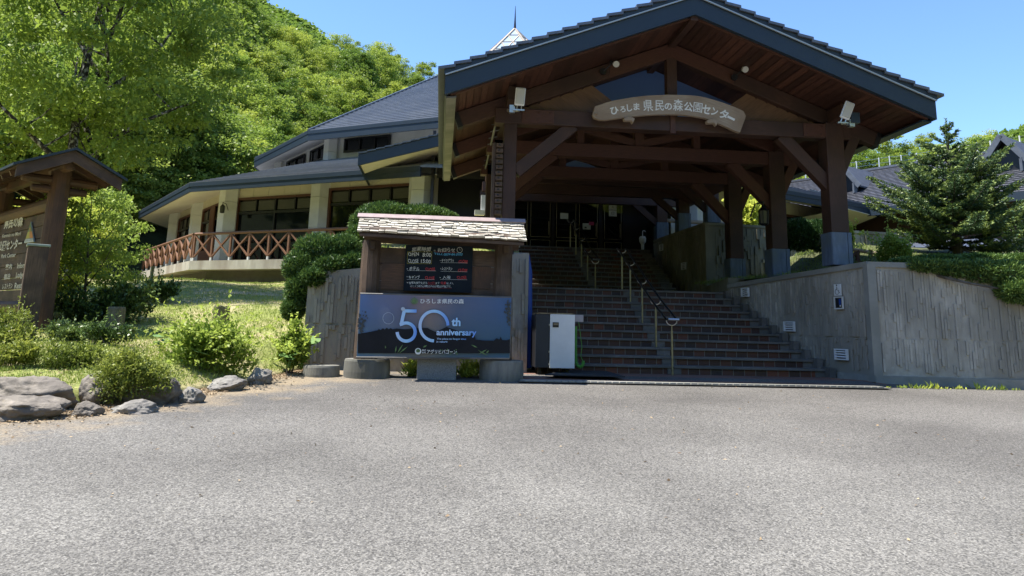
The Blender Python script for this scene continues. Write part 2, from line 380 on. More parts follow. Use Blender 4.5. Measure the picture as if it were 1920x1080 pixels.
def link(o, parent=None):
    COL.objects.link(o)
    if parent is not None:
        o.parent = parent
        if parent.type == 'EMPTY' or True:
            o.matrix_parent_inverse = parent_world(parent).inverted()
    return o
def parent_world(o):
    m = Matrix.LocRotScale(o.location, o.rotation_euler, o.scale)
    if o.parent is not None: m = parent_world(o.parent) @ o.matrix_parent_inverse @ m
    return m
def obj(name, mb, mats, parent=None, bevel=0, weld=False):
    me = mb.mesh(name) if isinstance(mb, MB) else mb
    for m in (mats if isinstance(mats, (list, tuple)) else [mats]): me.materials.append(M[m] if isinstance(m, str) else m)
    o = bpy.data.objects.new(name, me); link(o, parent)
    if bevel or weld:
        wm = o.modifiers.new('weld', 'WELD'); wm.merge_threshold = .0005
    if bevel:
        bv = o.modifiers.new('bevel', 'BEVEL'); bv.width = bevel; bv.segments = 2; bv.limit_method = 'ANGLE'
    return o
def tag(o, label, cat, group=None):
    o['label'] = label; o['category'] = cat
    if group: o['group'] = group
    return o
def thing(name, label, cat, loc, group=None):
    o = bpy.data.objects.new(name, None); COL.objects.link(o); o.location = loc; o.empty_display_size = .2
    return tag(o, label, cat, group)
def struct(o, kind='structure'): o['kind'] = kind; return o
def part(parent, name, mats, fn, bevel=0, label=None):
    mb = MB(); g = fn(mb); o = None
    if hasattr(g, '__next__'):                               # a generator: each yield closes one part
        for _ in g:
            if mb.f: o = obj(name, mb, mats, parent, bevel)
            mb.__init__()
    if mb.f: o = obj(name, mb, mats, parent, bevel)
    if label: o['label'] = label
    return o

_tc = {}
def glyphs(body, bold=0.0):
    k = (body, bold)
    if k in _tc: return _tc[k]
    c = bpy.data.curves.new('lettering', 'FONT'); c.body = body; c.size = 1; c.offset = bold; c.resolution_u = 3
    o = bpy.data.objects.new('lettering', c); COL.objects.link(o)
    bpy.context.view_layer.update()
    dg = bpy.context.evaluated_depsgraph_get()
    me = bpy.data.meshes.new_from_object(o.evaluated_get(dg))
    vs = [v.co.copy() for v in me.vertices]; fs = [tuple(p.vertices) for p in me.polygons]
    bpy.data.objects.remove(o); bpy.data.curves.remove(c); bpy.data.meshes.remove(me)
    x0 = min(v.x for v in vs); x1 = max(v.x for v in vs); y0 = min(v.y for v in vs); y1 = max(v.y for v in vs)
    _tc[k] = (vs, fs, x0, x1, y0, y1); return _tc[k]
def write(mb, body, o, xv, yv, bold=0.0, mi=0, jit=0):
    """letters fitted into the parallelogram o, xv (whole width), yv (whole height)"""
    vs, fs, x0, x1, y0, y1 = glyphs(body, bold); o, xv, yv = V(o), V(xv), V(yv)
    ph = random.random() * 9
    mb.merge(vs, fs, lambda p: o + xv * ((p.x - x0) / (x1 - x0) + jit * .02 * math.sin(p.y * 5 + ph)) + yv * ((p.y - y0) / (y1 - y0) + jit * .09 * math.sin(p.x * 2.3 + ph)), mi)

# ------------------------------------------------------------------ leaf clouds (numpy)
rng = np.random.default_rng(11)
def cards(pts, axis, L, W, tint, roll=None):
    """one rhombic leaf per point, long side along axis"""
    n = len(pts); axis = axis / np.maximum(np.linalg.norm(axis, axis=1, keepdims=True), 1e-6)
    up = rng.normal(size=(n, 3)) * .55 + np.array([0, 0, 1.0]) if roll is None else roll
    side = np.cross(axis, up); side /= np.maximum(np.linalg.norm(side, axis=1, keepdims=True), 1e-6)
    nrm = np.cross(side, axis)
    L = np.broadcast_to(L, n)[:, None]; W = np.broadcast_to(W, n)[:, None]
    a = pts - axis * L * .5; b_ = pts + side * W * .5 + nrm * W * .18; c = pts + axis * L * .5; d = pts - side * W * .5 + nrm * W * .18
    v = np.stack([a, b_, c, d], 1).reshape(-1, 3)
    return v, np.broadcast_to(tint, n)
def card_mesh(name, chunks):
    v = np.concatenate([c[0] for c in chunks]); t = np.concatenate([c[1] for c in chunks]); n = len(t)
    me = bpy.data.meshes.new(name)
    me.vertices.add(n * 4); me.vertices.foreach_set('co', v.astype(np.float32).ravel())
    me.loops.add(n * 4); me.loops.foreach_set('vertex_index', np.arange(n * 4, dtype=np.int32))
    me.polygons.add(n); me.polygons.foreach_set('loop_start', np.arange(0, n * 4, 4, dtype=np.int32)); me.polygons.foreach_set('loop_total', np.full(n, 4, np.int32))
    at = me.attributes.new('tint', 'FLOAT', 'FACE'); at.data.foreach_set('value', np.clip(t, 0, 1).astype(np.float32))
    me.update(calc_edges=True); me.validate(); return me
def clump(c, rad, flat, n, L, asp=.6, tint=(.3, .9), droop=.2):
    """a spray of leaves: flattened ball, leaves pointing outwards and nearly level"""
    d = rng.normal(size=(n, 3)); d /= np.linalg.norm(d, axis=1, keepdims=True)
    r = rng.random((n, 1)) ** .45
    p = np.array(c) + d * r * rad * np.array([1, 1, flat])
    ax = d * np.array([1, 1, .35]) + rng.normal(size=(n, 3)) * .5; ax[:, 2] -= droop
    l = L * (.6 + .8 * rng.random(n))
    t = tint[0] + (tint[1] - tint[0]) * np.clip(rng.random(n) * .65 + .35 * rng.random(), 0, 1)
    return cards(p, ax, l, l * asp, t)
def limb(mb, p, q, r1, r2, bend=.12, n=5):
    p, q = V(p), V(q); L = (q - p).length; o = V((random.uniform(-1, 1), random.uniform(-1, 1), random.uniform(-.3, .3))) * L * bend
    pts = [p.lerp(q, i / n) + o * math.sin(math.pi * i / n) for i in range(n + 1)]
    mb.tube(pts, [r1 + (r2 - r1) * i / n for i in range(n + 1)], 7, cap=False); return pts
def tree_meshes(seed, h, r, leaf, nclump, per, base=.25, flat=.4, tint=(.2, .95), asp=.6, limbs=7, trunk_r=.2, fork=.3, crad=.3):
    """trunk and crown meshes of a broadleaf, foot at the origin"""
    random.seed(seed); global rng; rng = np.random.default_rng(seed)
    tb = MB(); ch = []
    top = V((random.uniform(-.06, .06) * h, random.uniform(-.06, .06) * h, h * .82))
    tp = limb(tb, (0, 0, -.3), top, trunk_r, trunk_r * .2, .05, 7)
    cz = h * (base + 1) / 2; hz = h * (1 - base) / 2
    lead = []
    for k in range(limbs):
        a = k * 2.4 + random.random(); t = fork + (1 - fork) * .8 * k / limbs
        p = V((0, 0, 0)).lerp(top, t); rr = r * (.95 - .55 * t)
        q = p + V((math.cos(a) * rr, math.sin(a) * rr, h * (.16 + .14 * random.random())))
        pts = limb(tb, p, q, trunk_r * (.5 - .25 * t), trunk_r * .1, .1)
        for m_ in (2, 3, 4):
            q2 = pts[m_] + V((random.uniform(-1, 1), random.uniform(-1, 1), random.uniform(.1, .9))) * r * .35
            limb(tb, pts[m_], q2, trunk_r * .14, trunk_r * .04, .1, 3); lead.append(q2)
        lead.append(q)
    for i in range(nclump):
        if i < len(lead): c = lead[i]
        else:
            for _ in range(30):
                d = V((random.gauss(0, 1), random.gauss(0, 1), random.gauss(0, 1))).normalized()
                s = random.random() ** .33
                if s > .45: break
            wid = 1 if d.z < 0 else 1
            c = V((d.x * r * s * wid, d.y * r * s * wid, cz + d.z * hz * s))
            c += V((noise.noise(c * .5 + V((seed, 0, 0))), noise.noise(c * .5 + V((0, seed, 0))), 0)) * r * .3
        tt = random.random()
        ch.append(clump(c, r * crad * random.uniform(.6, 1.25), flat, int(per * random.uniform(.6, 1.4)), leaf, asp, (tint[0] + .25 * tt * (tint[1] - tint[0]), tint[0] + (.55 + .45 * tt) * (tint[1] - tint[0]))))
    return tb.mesh('trunk'), card_mesh('crown', ch)
def plant_tree(name, label, cat, loc, meshes, mats, scale=1.0, rz=0.0, group=None, crown='crown'):
    t = thing(name, label, cat, loc, group); t.rotation_euler = (0, 0, rz)
    t.scale = scale if isinstance(scale, tuple) else (scale,) * 3
    for nm, me, m in (('trunk', meshes[0], mats[0]), (crown, meshes[1], mats[1])):
        if not me.materials: me.materials.append(M[m] if isinstance(m, str) else m)
        o = bpy.data.objects.new(nm, me); COL.objects.link(o); o.parent = t
    return t
def sprays(centers, rads, n, L, asp, out=.8, up=.3, tint=(.1, 1), jitter=.5, shell=.5):
    """needle tufts standing out from the skins of overlapping lobes"""
    ch = []
    for c, r in zip(centers, rads):
        d = rng.normal(size=(n, 3)); d /= np.linalg.norm(d, axis=1, keepdims=True)
        s = shell + (1 - shell) * rng.random((n, 1)) ** .5
        rr = np.array(r) if hasattr(r, '__len__') else np.array([r, r, r])
        p = np.array(c) + d * s * rr
        ax = d * out + rng.normal(size=(n, 3)) * jitter + np.array([0, 0, up])
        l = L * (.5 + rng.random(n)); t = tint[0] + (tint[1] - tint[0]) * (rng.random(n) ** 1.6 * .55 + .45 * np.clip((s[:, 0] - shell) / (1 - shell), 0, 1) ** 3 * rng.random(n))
        ch.append(cards(p, ax, l, l * asp, t))
    return ch
def bush(name, label, cat, loc, rad, lobes, n, L, asp, mat, kind='broad', group=None, stems=5, tint=(.15, 1), up=.5, hang=0.0):
    """a shrub: lobes of leaves on several bent stems, foot at loc"""
    t = thing(name, label, cat, loc, group); loc = V(loc); rx, ry, rz = rad
    cs = []; rs = []
    for i in range(lobes):
        a = random.random() * math.tau; q = random.random() ** .6 * .75
        zz = random.uniform(.3, .85) - .25 * q - hang * q * random.random()
        cs.append(tuple(loc + V((math.cos(a) * q * rx, math.sin(a) * q * ry, zz * rz)))); k = random.uniform(.3, .5)
        rs.append((rx * k, ry * k, rz * k * (.8 if kind == 'broad' else .7)))
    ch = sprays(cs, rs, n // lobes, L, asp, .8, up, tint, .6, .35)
    for i in range(lobes * 3):                               # loose shoots that break the outline
        q = V(cs[i % lobes]); dr = V((random.gauss(0, 1), random.gauss(0, 1), abs(random.gauss(.6, .6)))).normalized(); l0 = random.uniform(.25, .62) * min(rx, rz) + .5 * rz * .4
        n2 = 14; s = np.linspace(.35, 1, n2)[:, None]; pt = np.array(q) + np.array(dr) * s * l0 * 1.5
        ch.append(cards(pt + rng.normal(size=(n2, 3)) * L * .3, np.array(dr) + rng.normal(size=(n2, 3)) * .7, L * 1.1, L * 1.1 * asp, tint[0] + (tint[1] - tint[0]) * (.5 + .5 * rng.random(n2))))
    sm = MB()
    for i in range(stems):
        c = V(cs[i % lobes]); limb(sm, loc + V((random.uniform(-.15, .15) * rx, random.uniform(-.15, .15) * ry, -.08)), c, .02 * max(rz, .6), .006, .15, 4)
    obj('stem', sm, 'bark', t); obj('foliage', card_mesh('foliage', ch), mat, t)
    return t

# ------------------------------------------------------------------ terrain
def sheet(name, rows, mats, kind='structure', smooth=True):
    me = bpy.data.meshes.new(name); nv = len(rows[0]); vs = [p for r in rows for p in r]; fs = []
    for i in range(len(rows) - 1):
        for j in range(nv - 1):
            a = i * nv + j; fs.append((a, a + 1, a + nv + 1, a + nv))
    me.from_pydata(vs, [], fs); me.polygons.foreach_set('use_smooth', [smooth] * len(fs)); me.update()
    for p in me.polygons[:1]:
        if p.normal.z < 0: me.flip_normals()
    o = obj(name, me, mats); o['kind'] = kind; return o
ys = [-400, -150, -60, -20, 0, 4, 8, 12, 13.5, 16, 30, 60, 150, 400, 1200]
sheet('ground', [[(x, y, groundz(x, y) - (.35 if y > 14 else 0)) for x in (-1200, -400, -150, -60, -20, -10, 0, 10, 20, 60, 150, 400, 1200)] for y in ys], 'asphalt')

# front border of the lawn (along the rocks) and the lawn itself
xs = [-60, -45, -32, -24, -18] + [-15 + .3 * i for i in range(40)] + [-3 + .12 * i for i in range(41)]
rows = []
for x in xs:
    y0 = front_y(x); row = []
    for k in range(61):
        t = k / 60; y = y0 + (70 - y0) * t ** 1.8
        z = lawnz(x, y)
        if k == 0: z = min(z, groundz(x, y) - .06) if x < -1.95 else z
        z += .025 * noise.noise(V((x * 2.1, y * 2.1, 0)))
        row.append((x, y, z))
    rows.append(row)
sheet('lawn', rows, 'lawn')

# plateau on the right, behind the low wall
RW = [V((7.63, 13.26, 0)), V((6.78, 17.82, 0))]           # the low wall's stair side
def rw_x(y): return RW[0].x + (RW[1].x - RW[0].x) * (y - RW[0].y) / (RW[1].y - RW[0].y)
def platz(x, y):
    k = sstep(8.6, 10.5, x)
    return (1.98 + .012 * (y - 14)) * (1 - k) + k * min(2.02 + .2 * max(0, y - 13.6), 3.1) + (.5 * sstep(22, 40, y) + 1.2 * sstep(40, 70, y)) * k
rows = []
for k in range(46):
    y = 13.35 + 60 * (k / 45) ** 1.7; row = []
    for j in range(40):
        x0 = (rw_x(min(y, 17.86)) + .2 + max(0, min(1, (y - 17.86) / 3.5)) * .85) if y > 13.45 else 7.75
        x = x0 + 55 * (j / 39) ** 2
        yy = max(y, 13.5 - .226 * (x - 7.63)) if k else 13.46 - .226 * (x - 7.63)
        row.append((x, yy, platz(x, yy) + .03 * noise.noise(V((x * 2, yy * 2, 5)))))
    rows.append(row)
sheet('terrace_ground', rows, 'soil')

# hill behind: rises from a foot line and carries the forest
SKY = [(-75, .36), (-45, .37), (-30, .385), (-21, .40), (-15, .388), (-12.3, .374), (-10.8, .366), (-6, .360), (-.8, .328), (4, .29), (12, .25), (22, .216), (25.6, .207), (28.8, .228), (32.2, .224), (37, .222), (42, .222), (60, .2), (80, .17)]
def lerp_tab(T, a):
    if a <= T[0][0]: return T[0][1]
    for (x0, y0), (x1, y1) in zip(T, T[1:]):
        if a <= x1: return y0 + (y1 - y0) * (a - x0) / (x1 - x0)
    return T[-1][1]
TREE_H = 6.0
def hill_foot(a): return lerp_tab([(-75, 34), (-35, 33), (-20, 42), (-10, 56), (0, 66), (15, 72), (24, 62), (40, 60), (80, 55)], a)
def hillz(x, y):
    a = math.degrees(math.atan2(x, y)); r = math.hypot(x, y); f0 = hill_foot(a); r1 = f0 + 62
    zr = EYE + lerp_tab(SKY, a) * r1 - TREE_H
    z0 = 2.0
    if r < f0: return z0 - .5
    t = (r - f0) / (r1 - f0)
    if t <= 1: return z0 + (zr - z0) * (t ** 1.05)
    return zr + .06 * (r - r1) if r < r1 + 80 else zr + 4.8
rows = []
for k in range(75):
    a = -78 + 156 * k / 74; row = []
    for j in range(40):
        f0 = hill_foot(a); r = f0 - 2 + 160 * (j / 39) ** 1.3
        x, y = r * math.sin(R_(a)), r * math.cos(R_(a))
        row.append((x, y, hillz(x, y) + .5 * noise.noise(V((x * .15, y * .15, 2))) * (j > 1)))
    rows.append(row)
sheet('hill', rows, 'hill')
FAR = [(-80, .2), (-40, .52), (-20, .47), (-15, .42), (-13.8, .4085), (-12.5, .402), (-11.3, .394), (-10.3, .384), (-9, .362), (-7, .33), (0, .25), (15, .15), (30, .17), (36, .215), (37.8, .228), (39.5, .2345), (45, .26), (80, .3)]
def farz(x, y):
    a = math.degrees(math.atan2(x, y)); r = math.hypot(x, y)
    zr = EYE + lerp_tab(FAR, a) * 430 - 3
    t = min(1, max(0, (r - 210) / 220)); return zr * t ** .8 + (0 if r < 430 else -.1 * (r - 430))
rows = []
for k in range(150):
    a = -80 + 160 * k / 149; row = []
    for j in range(24):
        r = 210 + 330 * j / 23; x, y = r * math.sin(R_(a)), r * math.cos(R_(a))
        row.append((x, y, farz(x, y) + 5 * noise.noise(V((x * .03, y * .03, 7))) * (r < 400)))
    rows.append(row)
sheet('mountain', rows, 'mount')

# ------------------------------------------------------------------ staircase, paving and drain
R, T = .155, .346
Y1, Y2 = 14.32, 21.54                                     # first risers of the two flights
mb = MB()
zc = .012
mb.face([(1.3, 12.62, -.03), (7.72, 12.98, -.028), (7.60, 13.32, zc), (6.9, 14.9, zc), (1.3, 14.9, zc)], [(0, 0)] * 5)
mb.face([(1.2, 17.6, 1.55 + .0), (7.0, 17.6, 1.55), (7.0, 21.9, 1.55), (1.2, 21.9, 1.55)])
struct(obj('paving', mb, 'paving'))
mb = MB()
g0, g1 = PZ(985, 716, -.05), PZ(1660, 728.5, -.045)
dv = (g1 - g0).normalized(); dn = V((-dv.y, dv.x, 0)); Lg = (g1 - g0).length; n = int(Lg / .115)
for i in range(n):
    a = g0 + dv * (Lg * i / n); q = Lg / n - .018; sh = .07
    mb.prism([a, a + dv * q, a + dv * (q - sh) + dn * .17, a + dv * -sh + dn * .17], (0, 0, .028))
struct(obj('drain_channel', mb, 'coping'))
mb = MB(); mb.prism([g0 - dv * .1 - dn * .03, g1 + dv * .1 - dn * .03, g1 + dv * .1 + dn * .3, g0 - dv * .1 + dn * .3], (0, 0, .008))
struct(obj('drain_bed', mb, 'basec'))

stair = thing('staircase', 'wide two flight staircase with dark red brick risers and grey concrete treads under the porch', 'staircase', (4.36, 14.3, 0))
def stair_x(y):
    if y < 18.5: return (1.75 + (y - 14) * .03, rw_x(y) - .02)
    return (1.95 + (y - 21) * .02, 6.72 + (y - 21.5) * .04)
def add_step(k, y, z, last=False, depth=None):
    xl, xr = stair_x(y); dp = depth or T
    s = part(stair, 'step', 'nosing', lambda m: (
        m.box(((xl + xr) / 2, y + dp / 2 + .02, z - .02), (xr - xl, dp + .07, .045)),
        m.box((xr - .17, y + dp / 2 + .03, z - .1), (.34, dp + .02, .11)),
        m.box((4.36, y + dp / 2 + .012, z - .1), (.26, dp + .02, .11))), .006)
    def tiles(m):
        for a, b_ in ((xl, 4.23), (4.49, xr - .34)):
            o = random.random() * 5
            m.face([(a, y + .028, z - R), (b_, y + .028, z - R), (b_, y + .028, z - .042), (a, y + .028, z - .042)], [(a + o + .2 * (k % 2), .03 + k), (b_ + o + .2 * (k % 2), .03 + k), (b_ + o + .2 * (k % 2), .14 + k), (a + o + .2 * (k % 2), .14 + k)])
        m.face([(xl, y + .5, z - R - .02), (xr, y + .5, z - R - .02), (xr, y + .5, z - .1), (xl, y + .5, z - .1)])
    t = part(s, 'tiled_riser', 'tile', tiles)
for k in range(11):
    add_step(k, Y1 + k * T, (k + 1) * R, depth=(3.75 if k == 10 else None))
for k in range(11):
    add_step(k, Y2 + k * T, 1.705 + (k + 1) * R, depth=(5.5 if k == 10 else None))
def curb(m):
    for k in range(11):                                      # the stepped concrete strip along the right wall
        y = Y1 + k * T; x = rw_x(y + .15)
        m.box((x - .08, y + .06, (k + 1) * R + .03 - .2), (.12, T + .1, .4))
part(stair, 'side_curb', 'nosing', curb)

# ------------------------------------------------------------------ ribbed retaining walls
def ribs(m, a, b_, zb, zt, n, depth=.03, w_=.062, keep=1.0, avoid=()):
    """board-marked concrete: upright strips of uneven length standing proud of the face a-b"""
    a, b_, n = V(a), V(b_), V(n); L = (b_ - a).length; d = (b_ - a) / L
    c = int(L / w_)
    for i in range(c):
        s0 = i * L / c; s1 = (i + 1) * L / c - .006; sm = (s0 + s1) / 2 / L
        z = zb(sm) + .02 + random.random() * .2; top = zt(sm) - .06
        while z < top - .06:
            l = random.uniform(.1, .42)
            if .74 < z < .772: z = .772
            z2 = min(z + l, top)
            if z < .74 < z2: z2 = .742
            dp = random.choice((.003, .010, .018, .028, .036)) * depth / .03
            if random.random() < keep:
                ok = True
                p = a + d * (s0 + s1) / 2
                for (q, hw, z0, z1) in avoid:
                    if abs((p - V(q)).dot(d)) < hw + .03 and z < z1 and z2 > z0: ok = False
                if ok:
                    A, B = a + d * s0, a + d * s1; e = n * dp; sl = .012
                    f = [A + e + V((0, 0, z)), B + e + V((0, 0, z)), B + e + V((0, 0, z2)), A + e + V((0, 0, z2))]
                    bk = [A + V((0, 0, z)), B + V((0, 0, z)), B + V((0, 0, z2)), A + V((0, 0, z2))]
                    m.face(f)
                    for q in range(4): m.face([f[(q + 1) % 4], f[q], bk[q], bk[(q + 1) % 4]])
            z = z2 + .004
def wall_face(m, a, b_, zb, zt, n, th):
    a, b_, n = V(a), V(b_), V(n)
    q = [a + V((0, 0, zb(0))), b_ + V((0, 0, zb(1))), b_ + V((0, 0, zt(1))), a + V((0, 0, zt(0)))]
    m.prism(q, -n * th)
def vent(parent, c, d, n, w_=.36, h=.2):
    c, d, n = V(c), V(d), V(n)
    rot = Matrix((d, n, V((0, 0, 1)))).transposed()
    def f(m):
        for s in (-1, 1):
            m.box(c + d * s * (w_ / 2 - .012) + n * .02, (.024, .05, h), rot); m.box(c + V((0, 0, s * (h / 2 - .012))) + n * .02, (w_ - .048, .05, .024), rot)
        m.box(c + n * -.002, (w_ - .05, .012, h - .05), rot, 1)
        for k in range(3): m.box(c + n * .022 + V((0, 0, (k - 1) * h * .22)), (w_ - .05, .03, .022), rot @ Matrix.Rotation(.5, 3, 'X'))
    return part(parent, 'vent', ['whitep', 'black'], f)

C0, C1 = V((7.63, 13.26, 0)), V((6.78, 17.86, 0)); C2 = V((13.5, 11.93, 0))
d01 = (C1 - C0).normalized(); n01 = V((-d01.y, d01.x, 0)); 
if n01.x > 0: n01 = -n01
d02 = (C2 - C0).normalized(); n02 = V((d02.y, -d02.x, 0))
ztL = lambda s: 2.09 + (1.90 - 2.09) * s
ztR = lambda s: 2.09 - .1 * s
zbL = lambda s: -.03 + 0 * s
zbR = lambda s: -.1
rwall = thing('retaining_wall', 'grey ribbed concrete retaining wall angled along the right of the stairs with white vents', 'wall', (7.63, 13.26, 0))
def pt_on(u, v): return PP(u, v, C0 + n01 * .03, n01)
sgn, icm = pt_on(1571.5, 543.5), pt_on(1574, 568)
vs_ = [pt_on(1398.5, 548), pt_on(1481.5, 612), pt_on(1579, 664.5)]
av = [(sgn, .1, sgn.z - .2, sgn.z + .2), (icm, .13, icm.z - .18, icm.z + .15)] + [(p, .2, p.z - .14, p.z + .14) for p in vs_]
part(rwall, 'wall_face', 'concrete', lambda m: (wall_face(m, C0 + d01 * .0, C1, zbL, ztL, n01, .3), ribs(m, C0 + d01 * .12, C1, lambda s: .12, lambda s: ztL(s) - .06, n01, .03, .048, .7, avoid=av)))
part(rwall, 'wall_face', 'concrete', lambda m: (wall_face(m, C0, C2, zbR, ztR, n02, .3), ribs(m, C0 + d02 * .14, C2, lambda s: .13, lambda s: ztR(s) - .08, n02, .022, .046, .66)))
def corner_strip(m):
    m.prism([C0 + n01 * .032 + d01 * .1, C0 + n01 * .03 + n02 * .034 - d01 * .0, C0 + n02 * .034 + d02 * .12, C0 + d02 * .12 - n02 * .03, C0 + d01 * .1 - n01 * .03], (0, 0, 2.06))
part(rwall, 'corner_strip', 'coping', corner_strip)
def cope(m):
    for a, b_, zt, n in ((C0, C1, ztL, n01), (C0, C2, ztR, n02)):
        A, B = a + n * .035, b_ + n * .035; A2, B2 = a - n * .42, b_ - n * .42
        if a is C0 and b_ is C2: A2 = A2 + d02 * .5; A = A + d02 * .0
        q = [A + V((0, 0, zt(0) - .085)), B + V((0, 0, zt(1) - .085)), B2 + V((0, 0, zt(1) - .085)), A2 + V((0, 0, zt(0) - .085))]
        m.prism(q, (0, 0, .095 if b_ is C1 else .092))
part(rwall, 'coping', 'coping', cope)
part(rwall, 'plinth', 'coping', lambda m: (m.prism([C0 + n01 * .04 - d01 * .05, C0 + d01 * 1.55 + n01 * .04, C0 + d01 * 1.55 - n01 * .05, C0 - n01 * .05], (0, 0, .11)),
    m.prism([C0 + n02 * .045 + V((0, 0, -.15)), C2 + n02 * .045 + V((0, 0, -.15)), C2 - n02 * .05 + V((0, 0, -.15)), C0 - n02 * .05 + V((0, 0, -.15))], (0, 0, .265))))
for p in vs_: vent(rwall, p, d01, n01, .34 if p is not vs_[0] else .28, .2)

# upper wall of the second flight
K = PY(1322, 418, 21.45); K.z = 0; KZ = PY(1322, 418, 21.45).z; K2 = PY(1226, 455, 26.2); K2.z = 0; K3 = K + V((8.5, .9, 0))
dk = (K2 - K).normalized(); nk = V((-dk.y, dk.x, 0))
if nk.x > 0: nk = -nk
dk3 = (K3 - K).normalized(); nk3 = V((dk3.y, -dk3.x, 0))
uwall = thing('retaining_wall', 'mossy ribbed concrete wall above the upper flight, behind the shaded porch posts', 'wall', K)
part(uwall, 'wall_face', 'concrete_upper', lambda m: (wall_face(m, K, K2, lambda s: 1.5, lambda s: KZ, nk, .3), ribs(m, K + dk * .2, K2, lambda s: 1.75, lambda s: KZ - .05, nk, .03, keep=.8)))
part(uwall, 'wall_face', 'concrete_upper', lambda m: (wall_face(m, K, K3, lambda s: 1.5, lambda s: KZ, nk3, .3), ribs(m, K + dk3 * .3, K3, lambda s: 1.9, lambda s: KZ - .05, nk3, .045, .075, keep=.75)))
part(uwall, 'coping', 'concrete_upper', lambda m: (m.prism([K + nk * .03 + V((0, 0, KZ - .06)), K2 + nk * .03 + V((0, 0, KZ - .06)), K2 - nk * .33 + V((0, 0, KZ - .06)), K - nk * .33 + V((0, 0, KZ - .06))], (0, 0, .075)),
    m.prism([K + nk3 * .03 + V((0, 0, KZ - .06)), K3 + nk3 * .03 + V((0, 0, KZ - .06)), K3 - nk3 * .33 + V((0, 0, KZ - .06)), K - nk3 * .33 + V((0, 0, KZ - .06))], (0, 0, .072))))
for u, v in ((1241, 464), (1283, 499)):
    vent(uwall, PP(u, v, K + nk * .03, nk), dk, nk, .34, .22)
# link piece between the two walls, behind the landing
part(uwall, 'wall_return', 'concrete_upper', lambda m: m.prism([C1 + V((0, 0, 1.5)), V((K.x - .02, K.y - .05, 1.5)), V((K.x + .35, K.y - .05, 1.5)), C1 + V((.4, 0, 1.5))], (0, 0, .56)))

# left wall, mirrored, mostly behind the notice board
LW0, LW1, LW2 = V((-2.3, 13.75, 0)), V((1.58, 14.02, 0)), V((1.8, 18.2, 0))
dl = (LW1 - LW0).normalized(); nl = V((dl.y, -dl.x, 0)); ztl = lambda s: 1.62 + .5 * s
lwall = thing('retaining_wall', 'ribbed concrete wall behind the notice board with juniper hanging over its end', 'wall', LW0)
part(lwall, 'wall_face', 'concrete', lambda m: (wall_face(m, LW0, LW1, lambda s: -.12, ztl, nl, .28), ribs(m, LW0 + dl * .02, LW1 - dl * .01, lambda s: .05, lambda s: ztl(s) - .04, nl, .034, .055, .7)))
dl2 = (LW2 - LW1).normalized(); nl2 = V((dl2.y, -dl2.x, 0))
part(lwall, 'wall_face', 'concrete', lambda m: (wall_face(m, LW1, LW2, lambda s: -.1, lambda s: 2.12 + .2 * s, nl2, .28), wall_face(m, LW2, V((2.0, 26, 0)), lambda s: -.1, lambda s: 2.32 + 1.0 * s, nl2, .28)))
part(lwall, 'wall_return', 'concrete', lambda m: m.prism([LW0 + V((0, .02, -.2)), LW0 + V((.26, .3, -.2)), LW0 + V((.1, 5, -.2)), LW0 + V((-.16, 5, -.2))], (0, 0, 1.8)))

# ------------------------------------------------------------------ entrance porch
XC, HW = 4.36, 4.44
YF, YR = 12.68, 20.6
ZS, SL = 6.42, .392                                        # soffit ridge height and slope
YT = [14.25, 16.8, 19.35]
XL, XR = 1.19, 7.60
def sz(x): return ZS - SL * abs(x - XC)
porch = thing('entrance_porch', 'big dark timber porch with steep navy edged gable roof over the stairs', 'porch', (XC, 14.25, 0))
def rooftiles(m):
    c = math.cos(math.atan(SL)); nrow = 17; dx = (HW + .1) / nrow
    for s in (-1, 1):
        for k in range(nrow):
            xa, xb = XC + s * dx * k, XC + s * (dx * (k + 1) + .03)
            za, zb = sz(xa) + .44, sz(xb) + .44 + .055
            ncol = 26; L = YR + .0 - (YF - .06)
            y0, y1 = YF - .07 + random.uniform(-.006, .006), YR
            q = [(xa, y0, za), (xb, y0, zb), (xb, y1, zb), (xa, y1, za)]
            m.prism(q, (0, 0, -.05))
    m.beam((XC, YF - .1, ZS + .52), (XC, YR, ZS + .52), .3, .14)
part(porch, 'roof_tiles', 'slate', rooftiles)
def soff(m):
    nb = 34
    for s in (-1, 1):
        for k in range(nb):
            xa = XC + s * (HW * k / nb + .006); xb = XC + s * (HW * (k + 1) / nb - .006)
            q = [V((xa, YF + .05, sz(xa))), V((xb, YF + .05, sz(xb))), V((xb, YR, sz(xb))), V((xa, YR, sz(xa)))]
            o = random.random() * 6
            uv = [(o + p.y, o + p.x) for p in q]
            if s > 0: q.reverse(); uv.reverse()
            e = V((0, 0, .03))
            m.face(q, uv); m.face([p + e for p in reversed(q)], list(reversed(uv)))
    for s in (-1, 1):
        m.face([(XC, YF + .02, ZS + .035), (XC + s * HW, YF + .02, sz(XC + HW) + .035), (XC + s * HW, YR, sz(XC + HW) + .035), (XC, YR, ZS + .035)])
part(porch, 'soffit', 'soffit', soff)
def barge(m):
    for yy, th in ((YF, .09), (YR - .04, .06)):
        for s in (-1, 1):
            e = XC + s * HW
            poly = [(XC, yy, ZS - .03), (e, yy, sz(e) - .03), (e, yy, sz(e) + .33), (XC, yy, ZS + .33)]
            m.prism(poly, (0, th, 0))
            poly = [(XC, yy - .03, ZS + .325), (e + s * .02, yy - .03, sz(e) + .325), (e + s * .02, yy - .03, sz(e) + .42), (XC, yy - .03, ZS + .42)]
            m.prism(poly, (0, th, 0))
            yield
fb = part(porch, 'barge_board', 'navy', barge)
part(fb, 'drip_edge', 'navyedge', lambda m: (m.prism([(XC, YF - .045, ZS + .305), (XC + s * HW, YF - .045, sz(XC + HW) + .305), (XC + s * HW, YF - .045, sz(XC + HW) + .328), (XC, YF - .045, ZS + .328)], (0, .03, 0)) for s in (-1, 1)))
